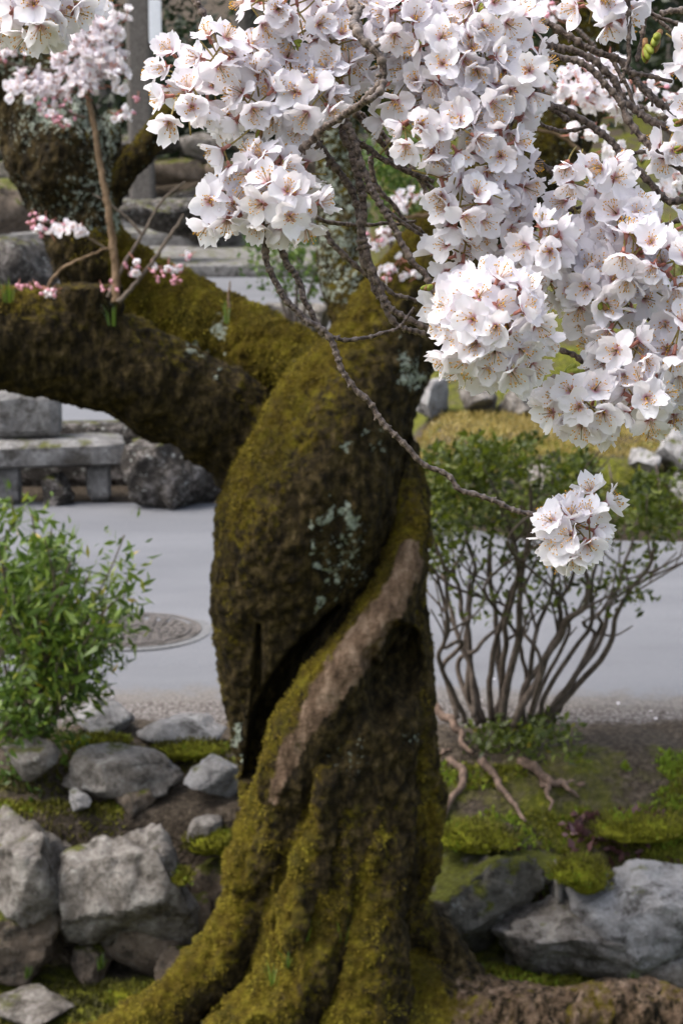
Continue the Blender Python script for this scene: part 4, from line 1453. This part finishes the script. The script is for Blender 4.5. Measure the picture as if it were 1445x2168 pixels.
# moss cushions and tufts
P = scatter([(900, 0, 1600, 0, 1.4, 7.2, 7.75), (1150, 0, 1600, 0, .5, 7.5, 7.8), (-300, 0, 560, 0, .6, 6.6, 7.02), (-300, 0, 300, 0, .5, 7.25, 7.45), (180, 0, 520, 0, .35, 7.6, 7.95), (900, 0, 1500, 0, .4, 6.7, 7.05), (-200, 0, 200, 0, .4, 7.5, 8.0)], 7000, 51, -.002)
nm = fbm(P * np.array((4, 4, 0)), 3, 55)
P = P[nm > -0.05]
tint = np.clip(0.40 + 0.9 * fbm(P * np.array((3, 3, 0)) + 9, 3, 57) + np.random.default_rng(3).normal(0, .12, len(P)) + .15 * (P[:, 0] > .3), 0, 1)
leaf_obj('moss', P, .028, M['moss'], 52, tint=tint, label='bright yellow green moss carpet over the bank', cat='moss', kind='stuff', aspect=2.5, up=1.3)
# moss clumps: soft domes
def moss_clump(px, py, y, rx, ry, rz, seed):
    v, f = ICO[4]
    nn = v.copy()
    v = v * (1 + .45 * fbm(v * 1.6 + seed, 4, seed) + .10 * fbm(v * 9, 3, seed + 3))[:, None]
    v = v * np.array((rx, ry, rz * .62))
    c = PY(px, py + 8, y)
    r = np.random.default_rng(seed)
    k = r.integers(len(v), size=int(2600 * (rx * ry / .03) ** .6))
    k = k[nn[k, 2] > -.2]
    P = v[k] + r.normal(size=(len(k), 3)) * np.array((.012, .012, .003))
    d = nn[k] + np.array((0, 0, .5))
    LV, LF = leaves(P, .02, r, 2.2, .3, d)
    tint = np.clip(.5 + .8 * fbm((P + c) * 9, 3, seed) + r.normal(size=len(k)) * .16, 0, 1)
    V = np.concatenate([v * .97, LV])
    F = [tuple(q) for q in f] + [tuple(q) for q in (LF + len(v))]
    me = mesh('moss_clump', V, F, [NTM, M['moss']], True, {'tint': np.concatenate([np.full(len(v), .3), np.repeat(tint, 5)])})
    me.polygons.foreach_set('material_index', [0] * len(f) + [1] * len(LF))
    return obj('moss_clump', me, None, None, None, None, None, c)


def mat_mossball():
    t = NT('moss_cushion')
    p = t.pos((1, 1, 1), obj=False)
    n = t.noise(p, 60, 6, .7)
    c = t.ramp(t.math('ADD', t.math('MULTIPLY', n, .6), t.math('MULTIPLY', t.noise(p, 9, 4), .4)), [(0.3, (0.05, 0.055, 0.006)), (0.5, (0.13, 0.13, 0.010)), (0.7, (0.22, 0.26, 0.018))])
    return t.done(t.bsdf(c, .95, t.bump(n, .9, .015), .1))


NTM = mat_mossball()
for k, (px, py, y, rx, ry, rz, lab) in enumerate([
        (1230, 1842, 7.04, .09, .12, .085, 'moss cushion spilling over the pale boulder of the right wall'),
        (1010, 1765, 7.3, .16, .14, .045, 'moss cushion under the bare azalea roots'),
        (1370, 1742, 7.4, .22, .14, .04, 'bright moss cushion on the bank beyond the purple leaves'),
        (375, 1850, 6.95, .045, .06, .03, 'small moss cushion in the notch of the largest boulder'),
        (300, 2120, 6.85, .13, .14, .06, 'golden moss hump between flat stone and trunk root'),
        (450, 1775, 7.2, .09, .1, .05, 'mossy hump between largest boulder and trunk'),
        (400, 1585, 7.75, .14, .1, .05, 'dark moss cushion under the long low edging stone'),
        (210, 1570, 7.8, .12, .1, .05, 'green moss cushion under the small humped edging stone')]):
    tag(moss_clump(px, py, y, rx, ry, rz, 70 + k), lab, 'moss', 'moss cushions')
# purple red leaves and small weeds
P = scatter([(1080, 0, 1500, 0, 1, 7.18, 7.5), (1040, 0, 1130, 0, .4, 7.2, 7.45)], 620, 61, .035)
P = P[fbm(P * 5, 2, 5) > -.1]
leaf_obj('red_ground_plant', P, .045, M['redleaf'], 62, label='low purple red leaved plant creeping over the moss', cat='ground plant', kind='stuff', aspect=1.7, up=.6)


def grass_tuft(px, py, y, n, h, lab, mat='weed', seed=0, z=None):
    c = PY(px, py, y)
    if z is not None:
        c[2] = z
    r = np.random.default_rng(seed)
    mb = MB()
    for i in range(n):
        a = r.uniform(0, 6.28)
        l = h * r.uniform(.5, 1.1)
        lean = r.uniform(.1, .6)
        d = np.array((math.cos(a), math.sin(a), 0))
        s = np.array((-d[1], d[0], 0)) * .0028
        b = d * r.uniform(0, .02)
        m = b + d * lean * l * .4 + np.array((0, 0, l * .6))
        e = b + d * lean * l + np.array((0, 0, l * .9))
        mb.add([b - s, b + s, m + s * .8, m - s * .8, e], [(0, 1, 2, 3), (3, 2, 4)], 0, np.full(5, np.clip(r.normal(.6, .25), 0, 1)))
    return obj('grass_tuft', mb.mesh('grass_tuft', M[mat], True, 'tint'), None, lab, 'grass', 'grass tufts', None, c)


for k, (px, py, y, n, h, lab) in enumerate([
        (650, 1990, 6.28, 10, .10, 'grass blades sprouting in the middle of the trunk foot'), (720, 2000, 6.30, 12, .12, 'bright grass blades beside the dark fold of the trunk foot'),
        (575, 2085, 6.2, 10, .09, 'grass blades low on the trunk foot above the moss root'), (610, 2050, 6.25, 8, .08, 'thin grass blades between the trunk root folds'),
        (1020, 2060, 6.95, 10, .06, 'grass tuft at the foot of the mossy right wall'), (1340, 2085, 6.85, 16, .06, 'grass tuft behind the long surface root'),
        (215, 2050, 6.95, 12, .07, 'weed tuft at the foot of the largest boulder'), (60, 2070, 6.9, 14, .06, 'grass tuft at the foot of the brown boulder'),
        (480, 1015 - 330, 7.0, 5, .09, 'grass blades growing on the mossy limb')]):
    grass_tuft(px, py, y, n, h, lab, seed=80 + k)
grass_tuft(240, 690, 6.40, 8, .10, 'fresh grass blades on the thick dark limb below the stub', seed=95)
grass_tuft(20, 640, 6.40, 14, .09, 'grass growing on the old sawn stub', seed=96)
rs = np.random.default_rng(97)
for k in range(7):      # fallen petals and leaves on the road margin
    x, y = rs.uniform(-1.2, 1.5), rs.uniform(8.2, 8.75)
    o = obj('fallen_petal', PETALS[k % 10], None, 'single fallen petal lying on the road margin', 'petal', 'fallen petals', None, (x, y, gh(np.array([x]), np.array([y]))[0] * (y < 8.4) + .012 + .02 * (y > 8.5)))
    o.rotation_euler = (rs.uniform(-.2, .2), rs.uniform(-.2, .2), rs.uniform(0, 6))

# ------------------------------------------------------------------ manhole cover
mc = PZ(288, 1328, 0.034)
mk = (mc[1] - near_edge(mc[0])) / (12.95 - near_edge(mc[0]))
mc[2] = .0015 + .028 * math.sin(math.pi * mk) + .006 * math.sin(mc[0] * .9)
mh = thing('manhole_cover', 'round cast iron manhole cover with raised pattern set in the road', 'manhole cover', (mc[0], mc[1], mc[2] - .003))
mb = MB()
def ring(mb, r0, r1, z0, z1, n=64):
    a = np.linspace(0, 2 * math.pi, n, endpoint=False)
    c, s = np.cos(a), np.sin(a)
    v = np.concatenate([np.stack([c * r, s * r, np.full(n, z)], 1) for r, z in ((r0, z0), (r0, z1), (r1, z1), (r1, z0))])
    f = []
    for k in range(3):
        for i in range(n):
            j = (i + 1) % n
            f.append((k * n + i, (k + 1) * n + i, (k + 1) * n + j, k * n + j))
    mb.add(v, f)
ring(mb, .300, .325, 0.0, .012)
obj('frame', mb.mesh('frame', M['iron'], False), mh)
mb = MB()
ring(mb, .327, .375, 0.0, .007)
obj('collar', mb.mesh('collar', M['concrete'], False), mh)
mb = MB()
a = np.linspace(0, 2 * math.pi, 64, endpoint=False)
v = np.stack([np.cos(a) * .297, np.sin(a) * .297, np.full(64, .006)], 1)
mb.add(np.vstack([v, [(0, 0, .006)]]), [(i, (i + 1) % 64, 64) for i in range(64)])
ring(mb, .255, .272, .006, .013)
ring(mb, .07, .085, .006, .013)
for r_, n_ in ((.11, 10), (.15, 14), (.19, 18), (.23, 22)):
    for i in range(n_):
        t = 2 * math.pi * (i + .5 * (n_ % 4 == 2)) / n_
        c, s = math.cos(t), math.sin(t)
        q = np.array([(x * c - y * s, x * s + y * c, z) for z in (.006, .0125) for x, y in ((r_ - .013, -.019), (r_ + .013, -.019), (r_ + .013, .019), (r_ - .013, .019))])
        mb.add(q, [(4, 5, 6, 7), (0, 1, 5, 4), (1, 2, 6, 5), (2, 3, 7, 6), (3, 0, 4, 7)])
obj('lid', mb.mesh('lid', M['iron'], False), mh)


# ------------------------------------------------------------------ across the road
def block(name, c, dims, mat, parent=None, off=(0, 0, 0), rz=0.0, seed=0, bev=.02, jit=.012, **kw):
    bm = bmesh.new()
    bmesh.ops.create_cube(bm, size=1)
    bmesh.ops.scale(bm, vec=dims, verts=bm.verts)
    bmesh.ops.subdivide_edges(bm, edges=bm.edges, cuts=5, use_grid_fill=True)
    v = np.array([p.co[:] for p in bm.verts])
    hd = np.array(dims) / 2
    # soften edges
    ex = np.sum(np.abs(v) > hd - 1e-5, axis=1)
    v = v - np.sign(v) * (ex[:, None] >= 2) * (np.abs(v) > hd - 1e-5) * bev
    v = v + np.stack([fbm(v * 6 + seed + k * 9, 3, seed + k) for k in range(3)], 1) * jit
    f = [[q.index for q in p.verts] for p in bm.faces]
    bm.free()
    me = mesh(name, v, f, mat, False)
    o = obj(name, me, parent, **kw)
    o.location = np.asarray(c) - np.asarray(off)
    o.rotation_euler = (0, 0, rz)
    return o


BYY = 12.95
bc = PY(60, 985, BYY)
bench = thing('stone_bench', 'low stone slab bench on square legs across the road under the limb', 'bench', (bc[0], BYY, 0.0))
boff = np.array(bench.location)
sl = PY(60, 972, BYY)
block('seat', (sl[0], BYY + .05, .33), (1.25, .42, .17), M['slab'], bench, boff, .16, 1)
for px in (-140, 20, 205):
    q = PY(px, 1040, BYY)
    block('leg', (q[0], BYY + .05 + (px - 60) * .0005, .125), (.16, .32, .25), M['slab'], bench, boff, .16, 2)
block('stone_block', PY(55, 880, 13.1) * np.array((1, 1, 0)) + np.array((0, 0, .575)), (.47, .3, .32), M['slab'], None, (0, 0, 0), .1, 5, label='rough cut stone block standing on the slab bench', cat='stone block')
rock_at('lichen_rock', (262, 905, 500, 1105), 12.85, .5, M['stone_dark'], 120, sub=5, rough=.2, cuts=12, label='dark knobbly rock mottled with white lichen across the road', cat='rock')
rock_at('lichen_rock', (90, 1000, 158, 1085), 12.9, .25, M['stone_dark'], 121, sub=4, label='small pale lichen rock beneath the slab bench', cat='rock')
block('low_wall', (PY(130, 1000, 13.5)[0], 13.6, .2), (3.2, .25, .45), M['stone_dark'], None, (0, 0, 0), .02, 7, label='dark low stone wall behind the slab bench', cat='wall')

# rocks behind the lawn and at its edge
for k, (box, y, m, lab) in enumerate([
        ((878, 800, 950, 880), 14.35, 'stone_pale', 'pale lichen boulder behind the lawn next to the leaning trunk'), ((970, 815, 1052, 895), 14.35, 'stone', 'grey boulder behind the dry lawn under the pompom'),
        ((1055, 825, 1150, 905), 14.35, 'stone', 'wide grey boulder behind the dry lawn under the low blossoms'), ((1160, 850, 1240, 910), 14.35, 'stone_moss', 'mossy boulder behind the dry lawn'),
        ((1385, 920, 1475, 1000), 12.6, 'stone_pale', 'white pointed boulder at the lawn edge above the azalea'), ((1330, 950, 1390, 1005), 12.55, 'stone_pale', 'small bluish white stone at the lawn edge beside the pointed boulder'),
        ((1415, 1010, 1480, 1065), 12.3, 'stone_pale', 'pale stone below the white pointed boulder'), ((1120, 985, 1190, 1060), 12.3, 'stone', 'grey stone showing through the azalea top'),
        ((1000, 990, 1080, 1060), 12.35, 'stone_moss', 'mossy stone behind the azalea top')]):
    rock_at('garden_rock', box, y, .5, M[m], 130 + k, sub=4, label=lab, cat='rock', group='rocks across the road')
# dry lawn
rs = np.random.default_rng(140)
m = 16000
x = rs.uniform(.45, 4.6, m)
y = rs.uniform(12.75, 14.25, m)
leaf_obj('lawn', np.stack([x, y, gh(x, y)], 1), .05, M['drygrass'], 141, label='short straw coloured winter lawn on the raised bank', cat='lawn', kind='stuff', aspect=5, up=1.5)
# clipped hedge along the far edge of the road
m = 5500
x = rs.uniform(.35, 4.4, m)
y = 12.05 + rs.uniform(-.28, .28, m)
z = rs.uniform(size=m) ** .6 * (.36 + .34 * fbm(np.stack([x * 1.9, y * 0, y * 0], 1), 3, 8)) - .02
hd = thing('low_hedge', 'low rounded hedge along the far road edge behind the azalea', 'hedge', (2, 12.05, 0))
leaf_obj('foliage', np.stack([x, y, z], 1), .04, M['azalea'], 142, hd, np.array((2, 12.05, 0)), kind='stuff', aspect=2)
for k in range(14):
    x0 = .5 + k * .29
    v, f = tube([(x0 - 2, .02 * (k % 3), -.02), (x0 - 2 + .03, .03, .2), (x0 - 2 - .02, 0, .42)], [.016, .012, .005], 6, .1, k)
    mb = MB()
    mb.add(v, f)
    obj('stem', mb.mesh('stem', M['stem']), hd)

# stone steps rising beyond the court
st = thing('stone_steps', 'broad pale stone steps rising beyond the paved court', 'steps', (-2.5, 29.7, 0))
soff = np.array(st.location)
zz, yy = 0.0, 29.8
for k, (rise, run) in enumerate([(.21, 3.9), (.21, 1.3), (.2, 1.2), (.2, 1.0)]):
    zz += rise
    block('step', (-3.5, yy + run / 2 + .2, zz / 2 + .0), (9 - k * .2, run + .4, zz), M['slab'], st, soff, 0, 20 + k, .015, .01)
    yy += run
# boulder wall at the foot of the wooded slope
bw = thing('boulder_wall', 'weathered boulder retaining wall below the wooded slope', 'wall', (-3, 38, 0))
boff = np.array(bw.location)
rs = np.random.default_rng(150)
for row in range(4):
    x = -9.5 + rs.uniform(0, .4)
    while x < 5:
        w, h = rs.uniform(.8, 2.2), rs.uniform(.42, .55)
        me = rock_mesh(int(rs.integers(1000)), (w * 1.08, .7, h * 1.15), M[['stone', 'stone_moss', 'stone_brown', 'stone_dark'][rs.integers(4)]], 3, 9, .12)
        o = obj('stone', me, bw)
        o.location = np.array((x + w / 2, 38 + row * .22 + rs.uniform(-.08, .08), .3 + row * .47 + rs.uniform(-.05, .05))) - boff
        x += w
# rocks at the edge of the court
for k, (box, y, lab) in enumerate([((560, 640, 700, 712), 22.5, 'flat grey rock at the near edge of the paved court by the trunk'), ((-40, 500, 120, 640), 21, 'big shadowy grey rock beside the court behind the lichen limb'),
                                   ((-60, 380, 90, 500), 26, 'brown rounded rock farther back beside the court'), ((225, 425, 430, 500), 30.5, 'dark wet rock at the foot of the stone steps'), ((380, 440, 520, 520), 33.6, 'dark flat rock lying on the stone steps')]):
    rock_at('garden_rock', box, y, 1.0, M['stone_dark' if k in (1, 3, 4) else 'stone_brown' if k == 2 else 'stone'], 160 + k, sub=4, label=lab, cat='rock', group='rocks across the road')

# post with a white board
pp = PY(300, 310, 36.5)
post = thing('wooden_post', 'weathered square post bearing a narrow white board', 'post', (pp[0], 36.5, 0))
block('shaft', (pp[0], 36.5, 2.8), (.44, .44, 5.6), M['wood'], post, np.array(post.location), 0, 3, .02, .006)
q = PY(328, 45, 36.2)
block('board', (q[0], 36.24, q[2]), (.22, .03, .75), M['white'], post, np.array(post.location), 0, 4, .002, .0)


def tree_far(x, y, h, r, crown_r, seed, lab, lean=0.0, mat='darkleaf', n=4200, z0=None, cz=.62):
    z = gh(np.array([x]), np.array([y]))[0] if z0 is None else z0
    t = thing('evergreen_tree', lab, 'tree', (x, y, z), 'evergreen trees on the slope')
    v, f = tube(catmull([(0, 0, -.3), (lean * .3, 0, h * .3), (lean * .7, 0, h * .65), (lean, 0, h)], 6), np.linspace(r, r * .35, 19), 12, .12, seed)
    mb = MB()
    mb.add(v, f)
    rr = np.random.default_rng(seed)
    C0 = []
    for k in range(12):
        a = rr.uniform(0, 6.28)
        zz_ = h * rr.uniform(.22, .95)
        e = np.array((math.cos(a) * crown_r * rr.uniform(.4, 1), math.sin(a) * crown_r * rr.uniform(.4, 1), zz_ + rr.uniform(-.1, .8)))
        v, f = tube(catmull([(lean * zz_ / h, 0, zz_ - .3), e * .5 + np.array((0, 0, zz_ * .5)), e], 4), np.linspace(r * .3, .02, 9), 6)
        mb.add(v, f)
        C0.append(e)
    obj('trunk', mb.mesh('trunk', M['wood']), t)
    C0 = np.array(C0)
    P = C0[rr.integers(len(C0), size=n)] + rr.normal(size=(n, 3)) * crown_r * .28
    leaf_obj('crown', P, .22, M[mat], seed + 1, t, None, kind='stuff', aspect=2.2)
    return t


for k, (x, y, h, r, cr, lab) in enumerate([
        (-1.9, 40.5, 9, .28, 2.6, 'dark evergreen tree next to the post with the white board'), (-4.9, 42, 9, .30, 3.0, 'dark evergreen tree behind the blossoming shoot'),
        (.8, 43, 10, .3, 3.2, 'dark evergreen tree behind the lichen covered upright stem'), (3.6, 42, 9, .3, 3.0, 'dark evergreen tree behind the fan of bare twigs'), (6.6, 44, 10, .3, 3.3, 'dark evergreen tree above the raised lawn'),
        (-7.8, 44, 10, .35, 3.2, 'dark evergreen tree above the big shadowy rock'), (1.9, 30, 6, .2, 2.2, 'smaller dark evergreen tree behind the upper limb'), (4.6, 28, 6, .2, 2.4, 'smaller dark evergreen tree behind the broad blossom mass')]):
    tree_far(x, y, h, r, cr, 170 + 3 * k, lab)
m = 60000
x = np.random.default_rng(190).uniform(-16, 14, m)
y = np.random.default_rng(191).uniform(39.5, 58, m)
z = gh(x, y) + np.random.default_rng(192).uniform(0, 1.6, m) * (0.4 + 0.6 * (fbm(np.stack([x * .5, y * .5, 0 * x], 1), 3, 3) > 0))
leaf_obj('undergrowth', np.stack([x, y, z], 1), .3, M['darkleaf'], 193, label='dense dark undergrowth covering the wooded slope', cat='undergrowth', kind='stuff')


def garden_shrub(px, py, y, rx, rz, lab, n=1800, mat='azalea', seed=0, size=.06):
    c = PY(px, py, y)
    g = gh(np.array([c[0]]), np.array([y]))[0]
    t = thing('garden_shrub', lab, 'shrub', (c[0], y, g), 'garden shrubs')
    off = np.array(t.location)
    r = np.random.default_rng(seed)
    q = r.normal(size=(n, 3))
    q /= np.linalg.norm(q, axis=1)[:, None]
    q = q * (r.uniform(size=n) ** .4)[:, None] * np.array((rx, rx * .8, rz)) * (1 + .25 * fbm(q * 2.2 + seed, 2, seed))[:, None]
    P = q + np.array((0, 0, c[2] - g))
    leaf_obj('foliage', P, size, M[mat], seed + 1, t, None, kind='stuff')
    for k in range(5):
        a = r.uniform(0, 6.28)
        v, f = tube(catmull([(0, 0, -.05), (math.cos(a) * rx * .3, math.sin(a) * rx * .2, (c[2] - g) * .6), (math.cos(a) * rx * .6, math.sin(a) * rx * .4, c[2] - g)], 4), np.linspace(.025, .008, 9), 6)
        mb = MB()
        mb.add(v, f)
        obj('stem', mb.mesh('stem', M['stem']), t)


garden_shrub(625, 540, 21.5, .62, .55, 'loose green shrub on the court edge left of the upright stem', 900, 'weed', 201, .09)
garden_shrub(840, 380, 20, .5, .6, 'bright green shrub showing between the knobbly twigs', 1500, 'weed', 211, .08)
garden_shrub(1050, 760, 18, 1.4, .5, 'brownish olive shrub on the rise behind the lawn rocks', 2600, 'azalea', 221, .07)
garden_shrub(1400, 700, 18.5, 1.4, .8, 'olive shrub behind the broad blossom mass', 2600, 'azalea', 231, .07)
print('blossoms', TOTAL[0], 'trunk verts', nv)
